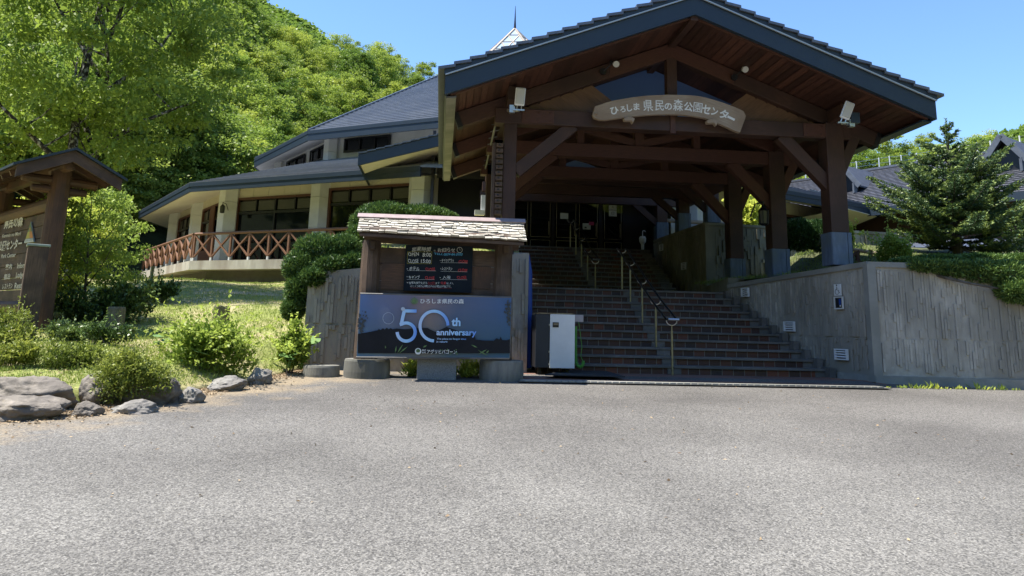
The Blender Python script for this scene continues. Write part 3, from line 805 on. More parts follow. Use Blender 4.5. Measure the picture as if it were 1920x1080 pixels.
def eavef(m):
    for s in (-1, 1):
        e = XC + s * HW
        m.prism([(e, YF + .1, sz(e) - .03), (e, YR, sz(e) - .03), (e, YR, sz(e) + .37), (e, YF + .1, sz(e) + .37)], (-s * .05, 0, 0))
        m.prism([(e - s * .03, YF + .12, sz(e) - .032), (e - s * .2, YF + .12, sz(e) - .01), (e - s * .2, YR, sz(e) - .01), (e - s * .03, YR, sz(e) - .032)], (0, 0, -.03), 1 if s < 0 else 0)  # left strip is pale grey: its sunlit sheen is put into the colour
        yield
part(porch, 'eave_fascia', ['navy', 'eave'], eavef)
def edge_wood(m):
    for s in (-1, 1):
        e = XC + s * (HW - .1)
        m.beam((XC, YF + .13, ZS - .02), (e, YF + .13, sz(e) - .02), .05, .07); yield
part(porch, 'soffit_trim', 'wood_in', edge_wood)
BZ0, BZ1 = 4.58, 4.88                                      # underside and top of the tie beams
def post(x, y, zb, zt, parent, w_=.36, shoe=.62):
    p = part(parent, 'post', 'wood', lambda m: m.box((x, y, (zb + shoe + zt) / 2), (w_, w_, zt - zb - shoe)), .012)
    if shoe:
        h = w_ / 2 + .018
        def sh(m):
            m.box((x - .045, y - h, zb + shoe / 2), (2 * h - .09, .022, shoe)); m.box((x + h - .04, y - h, zb + shoe / 2), (.075, .022, shoe))
            m.box((x - h, y + .01, zb + shoe / 2), (.022, 2 * h, shoe)); m.box((x + h, y + .01, zb + shoe / 2), (.022, 2 * h, shoe))
            m.box((x, y, zb + shoe / 2 - .01), (w_ - .01, w_ - .01, shoe - .02), None, 1)
        part(p, 'metal_shoe', ['bluecap', 'black'], sh)
    return p
zpost = [2.10, 2.03, 2.03]
for i, y in enumerate(YT):
    xr = XR if i == 0 else XR - .06
    post(XL, y, -.02 + (0 if i == 0 else .4), BZ1 + .12, porch, .25 if i == 0 else .3, 0)
    post(xr, y, zpost[i], BZ1 + .02, porch)
    wm = 'wood' if i == 0 else 'wood_in'
    part(porch, 'tie_beam', wm, lambda m: m.beam((XL - .3, y, (BZ0 + BZ1) / 2), (xr + .35, y, (BZ0 + BZ1) / 2), .3, BZ1 - BZ0), .01)
    def raf(m):
        for s in (-1, 1):
            e = XC + s * (HW - .27)
            m.beam((XC, y, ZS - .17), (e, y, sz(e) - .17), .2, .29); yield
    rf = part(porch, 'rafter', wm, raf, .008)
    def caps(m):
        for s in (-1, 1):
            e = XC + s * (HW - .262); m.beam((e - s * .05, y, sz(e - s * .05) - .17), (e + s * .04, y, sz(e + s * .04) - .17), .215, .305); yield
    part(rf, 'end_cap', 'black', caps)
    part(porch, 'king_post', wm, lambda m: m.beam((XC, y, BZ1), (XC, y, ZS - .3), .2, .2), .006)
    def knee(m):
        m.beam((XL + .12, y, BZ0 - .92), (XL + 1.22, y, BZ0 + .04), .2, .24); yield
        m.beam((xr - .05, y, BZ0 - .98), (xr - 1.05, y, BZ0 + .04), .2, .24); yield
        m.beam((xr + .08, y + .002, BZ0 - .75), (xr + .50, y + .002, sz(xr + .5) - .24), .2, .2); yield
    part(porch, 'knee_brace', wm, knee, .008)
    if i:
        def struts(m):
            for s in (-1, 1): m.beam((XC + s * .1, y, BZ1 + .08), (XC + s * 1.75, y, sz(XC + 1.75) - .36), .15, .17); yield
            for s in (-1, 1): m.beam((XC + s * 1.35, y - .002, BZ1), (XC + s * 1.35, y - .002, sz(XC + 1.35) - .32), .16, .16); yield
        part(porch, 'strut', wm, struts, .006)
def plates(m):
    y = YT[0] - .16
    q = [(XC - 1.25, y + .05, sz(XC + 1.25) - .03), (XC, y + .05, ZS - .03), (XC, y + .05, ZS - .33), (XC - 1.25, y + .05, sz(XC + 1.25) - .33)]
    m.prism(q, (0, .02, 0)); m.prism([(2 * XC - a, b_, c) for a, b_, c in q], (0, .02, 0))
    yield
    for x, w_, bs in ((XL + .52, .62, (-.24, 0, .24)), (XR - .38, .5, (-.17, .13))):
        m.box((x, y, 4.735), (w_, .02, .26))
        for q in bs:
            for zz in (4.66, 4.81): m.box((x + q, y - .014, zz), (.035, .02, .035))
        yield
part(porch, 'joint_plate', 'wood_in', plates, .004)
part(porch, 'strap', 'wood_in', lambda m: m.box((XC - .02, YT[0] - .165, 4.74), (.1, .03, .42)))
def purl(m):
    for x in (XL, XR):
        m.beam((x, YF + .9, BZ1 + .14), (x, YR, BZ1 + .14), .2, .26); yield
    m.beam((XC, YF + .06, ZS - .06), (XC, YR, ZS - .06), .14, .12)
part(porch, 'purlin', 'wood', purl, .006)
# diagonal boarding in the front gable, with an open middle
def infill(m):
    y = YT[0] + .06
    for s in (-1, 1):
        for k in range(17):
            o = .75 + k * .215; a = XC + s * (o + .9)
            # board runs from the rafter down towards the middle
            top = V((a, y, 0)); xt = XC + s * (o + .95); zt = sz(xt) - .3; xb = XC + s * (o + .0); zb = zt - (xt - xb) * s * .75
            if zb < BZ1 - .02:
                f = (zt - BZ1 + .02) / (zt - zb) if zt > BZ1 else 0
                if f <= 0: continue
                xb = xt + (xb - xt) * f; zb = BZ1 - .02
            m.beam((xt, y + .002 * (k % 2), zt), (xb, y + .002 * (k % 2), zb), .202, .024, up=(0, 1, 0))
        yield
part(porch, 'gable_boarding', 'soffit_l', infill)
def gpane(m):
    y = 15.75
    m.prism([(XC, y, ZS - .01), (XC - 2.3, y, sz(XC + 2.3) - .01), (XC - 2.3, y, 5.3), (XC + 2.3, y, 5.3), (XC + 2.3, y, sz(XC + 2.3) - .01)], (0, .03, 0))
part(porch, 'gable_pane', 'gableglass', gpane)
# notched blocks bolted to the left front post
def blocks(m):
    p0, p1 = PY(938, 398, YT[0] - .2), PY(944, 272, YT[0] - .2)
    for k in range(13):
        p = p0.lerp(p1, k / 12); x = XL - .2
        m.box((x, YT[0] - .12, p.z), (.13, .16, .075)); m.box((x - .01, YT[0] - .205, p.z + .004), (.03, .012, .03), None, 1)
    m.box((XL - .3, YT[0] - .04, (p0.z + p1.z) / 2 - .1), (.06, .2, p1.z - p0.z + .3), None, 2)
part(porch, 'notched_block', ['oldwood', 'black', 'oldwood'], blocks, .006)

def added_linkroof(m):
    for s in (-1, 1):
        xe = XC + s * (3.75 if s > 0 else 3.0)
        m.prism([(XC, YR - .1, ZS - .1), (xe, YR - .1, sz(xe) - .1), (xe, 24.75, sz(xe) - .1), (XC, 24.75, ZS - .1)], (0, 0, .2))
        yield
part(porch, 'added_link_roof', 'wood_in', added_linkroof)  # added over the gap to keep the sun off the upper stairs

# posts further in, along the upper flight (part of the hall behind)
hallposts = []
# ------------------------------------------------------------------ main building: a twelve sided hall
CB = V((4.36, 44.6, 0))
def dod(th, r, z=0): return CB + V((math.sin(R_(th)) * r, -math.cos(R_(th)) * r, z))
RWALL, RDECK, ZD = 18.3, 19.8, 2.97
hall = thing('park_center', 'twelve sided hall with stepped blue grey roofs, cream soffits and a glass lantern', 'building', (4.36, 44.6, 3))
def courses(m, t0, t1, r0_, z0, r1, z1, n, nseg=1):
    for k in range(n):
        a, b_ = k / n, (k + 1) / n
        ra, rb = r0_ + (r1 - r0_) * a, r0_ + (r1 - r0_) * b_; za, zb = z0 + (z1 - z0) * a + .07, z0 + (z1 - z0) * b_ + .012
        p, q, r, s = dod(t0, ra, za), dod(t1, ra, za), dod(t1, rb, zb), dod(t0, rb, zb)
        m.face([p, q, r, s]); e = V((0, 0, -.075)); m.face([p + e, q + e, q, p])
def fascia(m, t0, t1, ro, zt, zb, ri, zi, cap0=False, cap1=False, th=.07):
    a, b_ = dod(t0, ro), dod(t1, ro); n = ((a + b_) / 2 - CB); n.z = 0; n.normalize()
    z = lambda p, h: V((p.x, p.y, h))
    m.prism([z(a, zb), z(b_, zb), z(b_, zt), z(a, zt)], -n * th)
    m.prism([z(a, zt - .12) + n * .02, z(b_, zt - .12) + n * .02, z(b_, zt + .03) + n * .02, z(a, zt + .03) + n * .02], -n * .06)
def soffit_p(m, t0, t1, ro, zo, ri, zi):
    m.face([dod(t0, ro, zo), dod(t1, ro, zo), dod(t1, ri, zi), dod(t0, ri, zi)])
# lower roof
LRO, LZT, LZB = 20.12, 5.92, 5.60
FAC = [(-105, -75), (-75, -45), (-45, -15), (-15, 15), (15, 45)]
TR = 41.3                                                  # the right wing's roof is cut off a little before its corner
def fx(a): return [(p, min(q, TR) if q == 45 else q) for p, q in a]
lr = part(hall, 'lower_roof', 'slate', lambda m: [courses(m, a, b_, LRO, LZT, 13.6, 8.06, 24) for a, b_ in fx(FAC)])
part(lr, 'fascia', 'navy', lambda m: (fascia(m, a, b_, LRO, LZT, LZB, 0, 0) for a, b_ in fx(FAC) if a != -15))
part(lr, 'soffit', 'white_soffit', lambda m: ((soffit_p(m, a, b_, LRO - .07, LZB + .02, RWALL - .1, 6.02), 1) for a, b_ in fx(FAC) if a != -15))
def endcut(m):
    a, b_, c, d = dod(TR, LRO, LZT), dod(TR, LRO, LZB - .02), dod(TR, RWALL - 1.0, 4.75), dod(TR, RWALL - 1.0, 7.0)
    m.prism([a, b_, c, d], (.06, .04, 0))
part(lr, 'end_board', 'navy', endcut)
part(lr, 'end_soffit', 'white_soffit', lambda m: m.prism([dod(TR - .3, LRO - .1, LZB - .03), dod(TR - .3, RWALL - .9, 4.72), dod(33, RWALL - .9, 5.3), dod(33, LRO - .1, LZB - .03)], (0, 0, -.02)))
# clerestory
def ring_wall(m, ts, r, z0, z1, th=.25):
    for a, b_ in zip(ts, ts[1:]):
        p, q, p2, q2 = dod(a, r), dod(b_, r), dod(a, r - th), dod(b_, r - th)
        m.prism([V((p.x, p.y, z0)), V((q.x, q.y, z0)), V((q2.x, q2.y, z0)), V((p2.x, p2.y, z0))], (0, 0, z1 - z0))
part(hall, 'clerestory_wall', 'column', lambda m: ring_wall(m, [-105, -75, -45, -15, 15, 45, 75], 13.5, 7.6, 9.25))
def clwin(u0, u1, th, zt0, zb0, r=13.5):
    a, b_ = dod(th - 15, r), dod(th + 15, r); n = ((a + b_) / 2 - CB); n.normalize(); d = (b_ - a).normalized()
    p, q = PP(u0, 300, a + n * .02, n), PP(u1, 300, a + n * .02, n); p.z = q.z = 0; p += n * .05; q += n * .05
    return p, q, n, d, zb0, zt0
def window(parent, p, q, n, zb, zt, cols, transom=None, blinds=False, frame='brownframe', fw=.09, label=None):
    """frame with mullions; panes set back; optional transom row with drawn blinds"""
    d = (q - p).normalized(); L = (q - p).length
    W_ = lambda s, z, o=0: V((p.x, p.y, z)) + d * s + n * o
    def fr(m):
        for s in (fw / 2, L - fw / 2): m.beam(W_(s, zb, .03), W_(s, zt, .03), .1, fw, 0, n)
        m.beam(W_(fw, zt - fw / 2, .03), W_(L - fw, zt - fw / 2, .03), fw, .1, 0, n.cross(V((0, 0, 1)))); m.beam(W_(fw, zb + .04, .03), W_(L - fw, zb + .04, .03), .08, .1, 0, n.cross(V((0, 0, 1))))
        for k in range(1, cols):
            s = L * k / cols; m.beam(W_(s, zb + .08, .01), W_(s, zt - fw, .01), .07, .06, 1, n)
        if transom:
            m.beam(W_(fw, transom, .012), W_(L - fw, transom, .012), .09, .07, 1, n.cross(V((0, 0, 1))))
            for k in range(cols): m.beam(W_(L * (k + .5) / cols, transom + .05, .008), W_(L * (k + .5) / cols, zt - fw, .008), .05, .05, 1, n)
    f = part(parent, 'window', [frame, 'dark'], fr, label=label)
    part(f, 'pane', 'glass', lambda m: m.face([W_(.02, zb + .02, -.03), W_(L - .02, zb + .02, -.03), W_(L - .02, zt - .02, -.03), W_(.02, zt - .02, -.03)]))
    if blinds:
        bw = L / cols / 2
        part(f, 'blind', 'blindm', lambda m: [m.face([W_(k * bw + .09, transom + .09, -.018), W_((k + 1) * bw - .07, transom + .09, -.018), W_((k + 1) * bw - .07, zt - .15, -.018), W_(k * bw + .09, zt - .15, -.018)]) for k in range(cols * 2)])
    return f
M['blindm'] = surf('drawn_blind', (.055, .055, .045), (.085, .085, .07), 3, .35, .1, stretch=(1, 1, 12))
for u0, u1, th, zt, zb in ((541, 573, -60, 8.95, 8.28), (584, 613, -60, 8.95, 8.28), (646, 731, -30, 9.0, 8.35)):
    p, q, n, d, zb, zt = clwin(u0, u1, th, zt, zb)
    window(hall, p, q, n, zb, zt, 2 if th == -60 else 3, frame='dark', fw=.06)
def hexcol(m, c, r, z0, z1, rot=0):
    for za, zb in ((z0, z0 + (z1 - z0) * .42), (z0 + (z1 - z0) * .42 + .012, z0 + (z1 - z0) * .8), (z0 + (z1 - z0) * .8 + .012, z1)):
        m.prism([V((c.x + r * math.cos(k * math.pi / 3 + rot), c.y + r * math.sin(k * math.pi / 3 + rot), za)) for k in range(6)], (0, 0, zb - za))
for th in (-75, -45, -15): part(hall, 'column', 'column', lambda m: hexcol(m, dod(th, 13.6), .36, 7.7, 9.3, R_(th)))
# upper roof and glass lantern
UFAC = [(-105 + 30 * k, -75 + 30 * k) for k in range(6)]
ur = part(hall, 'upper_roof', 'slate', lambda m: [courses(m, a, b_, 14.95, 9.12, 3.2, 16.15, 46) for a, b_ in UFAC])
part(ur, 'fascia', 'navy', lambda m: (fascia(m, a, b_, 14.95, 9.12, 8.70, 0, 0) for a, b_ in UFAC))
part(ur, 'soffit', 'column', lambda m: ((soffit_p(m, a, b_, 14.88, 8.72, 13.3, 9.2), 1) for a, b_ in UFAC))
part(ur, 'hip_cap', 'slate', lambda m: [m.beam(dod(t, 14.95, 9.2), dod(t, 3.2, 16.23), .16, .06) for t in (-75, -45, -15, 15, 45)])
ZA, ZB_, RS = 18.85, 16.2, 2.75
LT = [-40, 20, 80, 140, 200, 260]; CS = CB; CB = CB + V((-.5, 0, 0))
lan = part(hall, 'skylight', 'skyglass', lambda m: [m.face([dod(a, RS, ZB_), dod(a + 60, RS, ZB_), CB + V((0, 0, ZA))]) for a in LT])
def lat(m):
    top = CB + V((0, 0, ZA)); N_ = 4
    for a in LT:
        A, B = dod(a, RS, ZB_), dod(a + 60, RS, ZB_)
        g = lambda i, j: top + (A - top) * (i / N_) + (B - A) * (j / N_)
        m.beam(A, top, .11, .11); m.beam(A, B, .12, .12)
        for i in range(1, N_):
            m.beam(g(i, 0), g(i, i), .07, .06)
        for j in range(1, N_):
            m.beam(g(j, 0), g(N_, N_ - j) if False else g(N_, N_ - j), .07, .06)
            m.beam(g(j, j), g(N_, j), .07, .06)
M['latm'] = surf('copper_lattice', (.40, .34, .27), (.50, .43, .35), 5, .5, .05)
part(lan, 'lattice', 'latm', lat)
part(lan, 'spire', 'dark', lambda m: m.tube([CB + V((0, 0, ZA - .1)), CB + V((0, 0, ZA + .5)), CB + V((0, 0, ZA + 1.5))], [.09, .05, .012], 8))
part(lan, 'curb', 'slate', lambda m: [m.prism([dod(a, RS + .35, ZB_ - .4), dod(a + 60, RS + .35, ZB_ - .4), dod(a + 60, RS + .1, ZB_ - .02), dod(a, RS + .1, ZB_ - .02)], (0, 0, .05)) for a in LT])

CB = CS
# ground floor walls of the two left sides and of the right wing
def facet(th): 
    a, b_ = dod(th - 15, RWALL), dod(th + 15, RWALL); n = ((a + b_) / 2 - CB).normalized(); return a, b_, n, (b_ - a).normalized()
ZSO = 6.02
def side(th, wins, z0=ZD, door=()):
    a, b_, n, d = facet(th); L = (b_ - a).length
    spans = []
    for u0, u1, vh, cols, kind in wins:
        s0 = (PP(u0, 440, a, n) - a).dot(d); s1 = (PP(u1, 440, a, n) - a).dot(d); zt = PP((u0 + u1) / 2, vh, a, n).z
        spans.append((max(s0, .3), min(s1, L - .3), zt, cols, kind))
    spans.sort()
    W_ = lambda s, z, o=0: V((a.x, a.y, z)) + d * s + n * o
    def wall(m):
        x = 0
        for s0, s1, zt, c, k in spans + [(L, L, 0, 0, 0)]:
            if s0 > x: m.prism([W_(x, z0), W_(s0, z0), W_(s0, ZSO), W_(x, ZSO)], -n * .25)
            if s1 > s0:
                nb = max(1, round((s1 - s0) / .85))
                for i in range(nb):
                    q0 = s0 + (s1 - s0) * i / nb + .006; q1 = s0 + (s1 - s0) * (i + 1) / nb - .006
                    m.prism([W_(q0, zt, .02), W_(q1, zt, .02), W_(q1, ZSO, .02), W_(q0, ZSO, .02)], -n * .25)
                m.prism([W_(s0, z0 - .02), W_(s1, z0 - .02), W_(s1, z0 + .1), W_(s0, z0 + .1)], -n * .25)
            x = s1
    part(hall, 'wall', 'beige', wall)
    for s0, s1, zt, cols, kind in spans:
        p, q = W_(s0, 0), W_(s1, 0)
        window(hall, p, q, n, z0 + .08, zt, cols, zt - .62, True, label=None if kind else None)
        if kind == 'door':
            part(hall, 'door', ['brownframe', 'glass'], lambda m: (m.prism([W_(s0 + (s1 - s0) * .42, z0 + .05, .05), W_(s0 + (s1 - s0) * .62, z0 + .05, .05), W_(s0 + (s1 - s0) * .62, zt - .1, .05), W_(s0 + (s1 - s0) * .42, zt - .1, .05)], n * .05),
                m.prism([W_(s0 + .12, z0 + .1, .02), W_(s1 - .12, z0 + .1, .02), W_(s1 - .12, z0 + .75, .02), W_(s0 + .12, z0 + .75, .02)], n * .05)))
    return W_
side(-30, [(441, 587, 368, 2, 'w'), (613, 769, 349, 2, 'w')])
side(-60, [(334, 364, 406, 2, 'w'), (378, 418, 387, 2, 'door')])
side(30, [(1400, 1545, 402, 3, 'w')], 3.2)
a, b_, n, d = facet(-30)
for u in (598, ):
    p = PP(u, 430, a, n); part(hall, 'column', 'column', lambda m: hexcol(m, p, .42, ZD, 6.0, R_(-30)))
for th in (-75, -45, -16.5, 15): part(hall, 'column', 'column', lambda m: hexcol(m, dod(th, RWALL + .02), .46 if th < 0 else .5, ZD if th < 0 else 3.3, 6.01, R_(th)))
a, b_, n, d = facet(-60)
p = PP(372, 430, a, n); part(hall, 'column', 'column', lambda m: hexcol(m, p, .42, ZD, 6.0, R_(-60)))
# terrace: slab, recessed base wall
def slab(m):
    ts = [-105, -75, -45, -15.2]
    for t0, t1 in zip(ts, ts[1:]):
        p, q, p2, q2 = dod(t0, RDECK), dod(t1, RDECK), dod(t0, RWALL - .5), dod(t1, RWALL - .5)
        m.prism([V((v.x, v.y, ZD - .34)) for v in (p, q, q2, p2)], (0, 0, .34))
part(hall, 'terrace_slab', 'slabc', slab)
part(hall, 'base_wall', 'basec', lambda m: ring_wall(m, [-105, -75, -45, -15], RDECK - .75, .6, ZD - .33))

# entrance hall: gable roof, dark front with glazed doors
HX0, HX1, HY, HSL, HZ = -2.84, 10.2, 24.6, .30, 8.30
def hz(x): return HZ - HSL * abs(x - XC)
def hroof(m):
    for s, xe in ((-1, HX0), (1, HX1)):
        n_ = 26
        for k in range(n_):
            xa, xb = XC + (xe - XC) * k / n_, XC + (xe - XC) * (k + 1) / n_
            m.prism([(xa, HY - .05, hz(xa) + .02), (xb, HY - .05, hz(xb) + .05), (xb, 31.5, hz(xb) + .05), (xa, 31.5, hz(xa) + .02)], (0, 0, -.04))
hr = part(hall, 'hall_roof', 'slate', hroof)
def hfas(m):
    for xe in (HX0, HX1):
        m.prism([(XC, HY, HZ - .4), (xe, HY, hz(xe) - .38), (xe, HY, hz(xe) - .02), (XC, HY, HZ - .02)], (0, .08, 0))
        m.prism([(xe, HY + .08, hz(xe) - .36), (xe, 29.5, hz(xe) - .36), (xe, 29.5, hz(xe) - .03), (xe, HY + .08, hz(xe) - .03)], (.07 if xe < 0 else -.07, 0, 0)); yield
part(hr, 'fascia', 'navy', hfas)
def hsof(m):
    for xe in (HX0, HX1):
        m.face([(XC, HY + .05, HZ - .34), (xe, HY + .05, hz(xe) - .34), (xe, 29.5, hz(xe) - .34), (XC, 29.5, HZ - .34)])
part(hr, 'soffit', 'white_soffit', hsof)
YD = 28.0
def front(m):
    m.prism([(-.3, YD + .08, 3.3), (7.6, YD + .08, 3.3), (7.6, YD + .08, 7.6), (-.3, YD + .08, 7.6)], (0, .1, 0))
    m.prism([(7.6, YD + .18, 3.3), (7.6, 26.2, 3.3), (7.6, 26.2, 7.4), (7.6, YD + .18, 7.4)], (.1, 0, 0))
    m.prism([(-.4, YD + .18, 3.3), (-.4, 26.0, 3.3), (-.4, 26.0, 7.4), (-.4, YD + .18, 7.4)], (-.1, 0, 0))
    m.prism([(-.3, 26.0, 5.75), (7.6, 26.0, 5.75), (7.6, 26.0, 7.4), (-.3, 26.0, 7.4)], (0, .1, 0))
M['doorwall'] = surf('dark_stained_front', (.010, .009, .010), (.02, .017, .016), 5, .5, .1)
part(hall, 'front_wall', 'doorwall', front)
M['inlay'] = plain('brass_inlay', (.35, .30, .2), .4, .6)
for u0, u1 in ((961, 990), (996, 1032), (1044, 1080), (1086.5, 1120), (1133.5, 1164.5)):
    v0 = 369 + (u0 - 960) * .037
    def leaf(m):
        p, q = PY(u0, v0, YD), PY(u1, v0, YD); zt = p.z; x0, x1 = p.x, q.x; zm, zl = 3.41 + (zt - 3.41) * .36, 3.45
        for a0, b0 in ((zl + .62, zt), (zl, zl + .5)):
            for x in (x0, x1): m.box((x, YD - .01, (a0 + b0) / 2), (.016, .02, b0 - a0), None, 1)
            for z in (a0, b0): m.box(((x0 + x1) / 2, YD - .01, z), (x1 - x0 - .016, .02, .016), None, 1)
        m.face([(x0 - .06, YD + .01, zl), (x1 + .06, YD + .01, zl), (x1 + .06, YD + .01, zt + .05), (x0 - .06, YD + .01, zt + .05)], None, 0)
        m.box((x1 - .05, YD - .05, 4.4), (.03, .05, .5), None, 1)
    part(hall, 'door', ['glass', 'inlay'], leaf)
part(hall, 'window', ['dark', 'glass'], lambda m: (m.face([(7.7, 28.2, 3.5), (9.1, 28.2, 3.5), (9.1, 28.2, 6), (7.7, 28.2, 6)], None, 1), [m.box((x, 28.15, 4.8), (.08, .08, 2.6)) for x in (7.75, 8.4, 9.05)], m.box((8.4, 28.14, 5.2), (1.4, .06, .08))))
# inner porch posts on the upper wall
for u, vb, y in ((1335, 416.5, 22.6), (1281, 435, 24.4), (1240, 450, 26.0)):
    p = PY(u, vb, y); q = post(p.x, y, p.z - .03, 5.6, hall, .36, .62)
    q['label'] = 'dark porch post with blue metal foot standing on the upper wall'
    part(hall, 'beam', 'wood', lambda m: m.beam((XL, y, 5.2), (p.x + .6, y, 5.2), .24, .3))
    part(hall, 'brace', 'wood', lambda m: m.beam((p.x - .05, y + .002, 4.35), (p.x - .95, y + .002, 5.1), .18, .2))
part(hall, 'porch_rail', 'greywood', lambda m: m.tube([PY(1222, 412, 26.5), PY(1330, 418, 26.0), PY(1372, 421, 25.5)], .075, 10))
part(hall, 'wing_wall', 'column', lambda m: m.box((8.6, 26.9, 4.7), (1.0, .3, 2.8)))

# ------------------------------------------------------------------ terrace railing
rail = thing('terrace_railing', 'brown timber terrace railing of crossed bars along the concrete slab', 'railing', dod(-45, RDECK - .12, ZD))
def railrun(t0, t1, nb, upto=1.0):
    A, B = dod(t0, RDECK - .13, ZD), dod(t1, RDECK - .13, ZD); n = ((A + B) / 2 - CB); n.z = 0; n.normalize()
    part(rail, 'handrail', 'railwood', lambda m: m.tube([A + V((0, 0, 1.04)), A.lerp(B, upto) + V((0, 0, 1.04))], .055, 8))
    for k in range(nb + 1):
        p = A.lerp(B, upto * k / nb)
        q = part(rail, 'post', ['railwood'], lambda m: m.beam(p + V((0, 0, .13)), p + V((0, 0, 1.0)), .075, .075, 0, n))
        part(q, 'foot', 'column', lambda m: m.beam(p, p + V((0, 0, .13)), .07, .07, 0, n))
        if k < nb:
            p2 = A.lerp(B, upto * (k + 1) / nb); d = (p2 - p).normalized() * .05
            part(rail, 'cross_bar', 'railwood', lambda m: m.beam(p + d + V((0, 0, .17)), p2 - d + V((0, 0, .97)), .05, .075, 0, n))
            part(rail, 'cross_bar', 'railwood', lambda m: m.beam(p + d + V((0, 0, .97)) + n * .004, p2 - d + V((0, 0, .17)) + n * .004, .046, .072, 0, n))
railrun(-45, -15, 11)
railrun(-75.0, -45.35, 9)

# wall lanterns
def lantern(c, label, n=V((0, -1, 0)), s=1.0):
    t = thing('wall_lantern', label, 'lantern', c, 'wall lanterns'); c = V(c)
    def body(m):
        for z0, r0_, z1, r1 in ((-.16 * s, .05 * s, -.13 * s, .09 * s), (.1 * s, .1 * s, .2 * s, .02 * s)): m.lathe(c, [(r0_, z0), (r1, z1)], 6)
        for k in range(6): a = k * math.tau / 6; m.beam(c + V((math.cos(a) * .08 * s, math.sin(a) * .08 * s, -.14 * s)), c + V((math.cos(a) * .09 * s, math.sin(a) * .09 * s, .1 * s)), .015 * s, .015 * s)
        m.lathe(c, [(.012 * s, .2 * s), (.02 * s, .27 * s)], 6)
    part(t, 'cage', 'black', body)
    part(t, 'glass', 'lampglass', lambda m: m.lathe(c, [(.06 * s, -.13 * s), (.07 * s, .1 * s)], 6))
    part(t, 'bracket', 'black', lambda m: m.tube([c - n * .25 * s + V((0, 0, -.02)), c - n * .15 * s + V((0, 0, .22 * s)), c + V((0, 0, .26 * s))], .014 * s, 6))
    return t
M['lampglass'] = glassmat('old_lamp_glass', (.10, .10, .08), .15)
n45 = (dod(-45, 1) - CB); lantern(PP(417, 392, dod(-45, RWALL + .62), n45), 'black wall lantern on the corner column beside the tall terrace window', n45, 1.0)
n75 = (dod(-75, 1) - CB); lantern(PP(321, 421, dod(-75, RWALL + .6), n75), 'black wall lantern on the far end column of the terrace wall', n75, 1.2)
lantern(PY(1432, 406, 16.4), 'black hexagonal lantern hanging beside the second porch post', V((1, 0, 0)), 1.25)

# ------------------------------------------------------------------ handrails on the stairs
HXC = 4.26
def handrail(label, posts, zr):
    t = thing('handrail', label, 'handrail', (XC, posts[0][0], posts[0][1]), 'stair handrails')
    tops = []
    for i, (y, z) in enumerate(posts):
        h = .98 if i == 0 or i == len(posts) - 1 else .93; x = HXC
        q = part(t, 'post', 'brass', lambda m: (m.tube([(x, y, z - .02), (x, y, z + h - .2)], .022, 10), m.tube([(x, y, z + h - .2), (x, y, z + h - .1)], .012, 8)))
        def yb(m):
            pts = [V((x - .10 * math.cos(a), y, z + h - .02 - .085 * math.sin(a))) for a in [math.pi * k / 8 for k in range(9)]]
            m.tube(pts, .010, 6)
        part(q, 'fork', 'steel', yb)
        tops.append(V((x, y, z + h)))
    for s in (-.1, .1):
        pts = [p + V((s, 0, 0)) for p in tops]; d0 = (pts[1] - pts[0]).normalized()
        part(t, 'rail', 'dark', lambda m: m.tube([pts[0] - V((0, .12, 0))] + pts + [pts[-1] + V((0, .12, 0))], .021, 8))
    part(t, 'end_bar', 'steel', lambda m: m.tube([tops[0] + V((-.1, -.13, 0)), tops[0] + V((.1, -.13, 0))], .024, 8))
tread = lambda y, y0, z0: z0 + R * (math.floor((y - y0) / T) + 1)
handrail('lower stair handrail of brass posts and twin dark rails, nearest the parking area', [(14.12, .012)] + [(y, tread(y, Y1, 0)) for y in (15.18, 16.22, 17.25)] + [(18.05, 1.705)], 0)
handrail('upper stair handrail of brass posts leading to the glass doors', [(21.25, 1.705)] + [(y, tread(y, Y2, 1.705)) for y in (22.4, 23.4, 24.4)] + [(25.5, 3.41)], 0)

# ------------------------------------------------------------------ lodge on the right
A0, dL = V((18.0, 38.5, 8.6)), V((.522, -.853, 0)); nL = V((-.853, -.522, 0))
lodge = thing('lodge', 'long low lodge with blue grey scalloped roof and dormers, behind the fir tree', 'building', V((20, 33, 3)))
RA, RB = A0 - dL * 10, A0 + dL * 24
EH = 5.75; DZ = 2.82
def lroof(m):
    nr = 26
    for k in range(nr):
        a, b_ = k / nr, (k + 1) / nr
        p, q = RA + nL * EH * a - V((0, 0, DZ * a - .02)), RB + nL * EH * a - V((0, 0, DZ * a - .02))
        r, s = RB + nL * EH * b_ - V((0, 0, DZ * b_ - .06)), RA + nL * EH * b_ - V((0, 0, DZ * b_ - .06))
        uv = [(0, a * 6.4), (34, a * 6.4), (34, b_ * 6.4), (0, b_ * 6.4)]
        m.face([p, q, r, s], uv); m.face([s, r, r - V((0, 0, .05)), s - V((0, 0, .05))])
    m.face([RA, RA - nL * EH - V((0, 0, DZ)), RB - nL * EH - V((0, 0, DZ)), RB])
M['scallop'] = brickmat('scalloped_tiles', [(.055, .060, .078), (.10, .105, .13)], (.022, .024, .03), .30, .246, rough=.45, mort=.035, bump=.6)
lrf = part(lodge, 'roof', 'scallop', lroof)
part(lrf, 'ridge_cap', 'slate', lambda m: m.beam(RA + V((0, 0, .05)), RB + V((0, 0, .05)), .3, .1))
part(lrf, 'fascia', 'navy', lambda m: m.beam(RA + nL * (EH + .03) - V((0, 0, DZ + .12)), RB + nL * (EH + .03) - V((0, 0, DZ + .12)), .06, .3))
part(lrf, 'soffit', 'white_soffit', lambda m: m.prism([RA + nL * EH - V((0, 0, DZ + .1)), RB + nL * EH - V((0, 0, DZ + .1)), RB + nL * (EH - 1.3) - V((0, 0, DZ - .1)), RA + nL * (EH - 1.3) - V((0, 0, DZ - .1))], (0, 0, .03)))
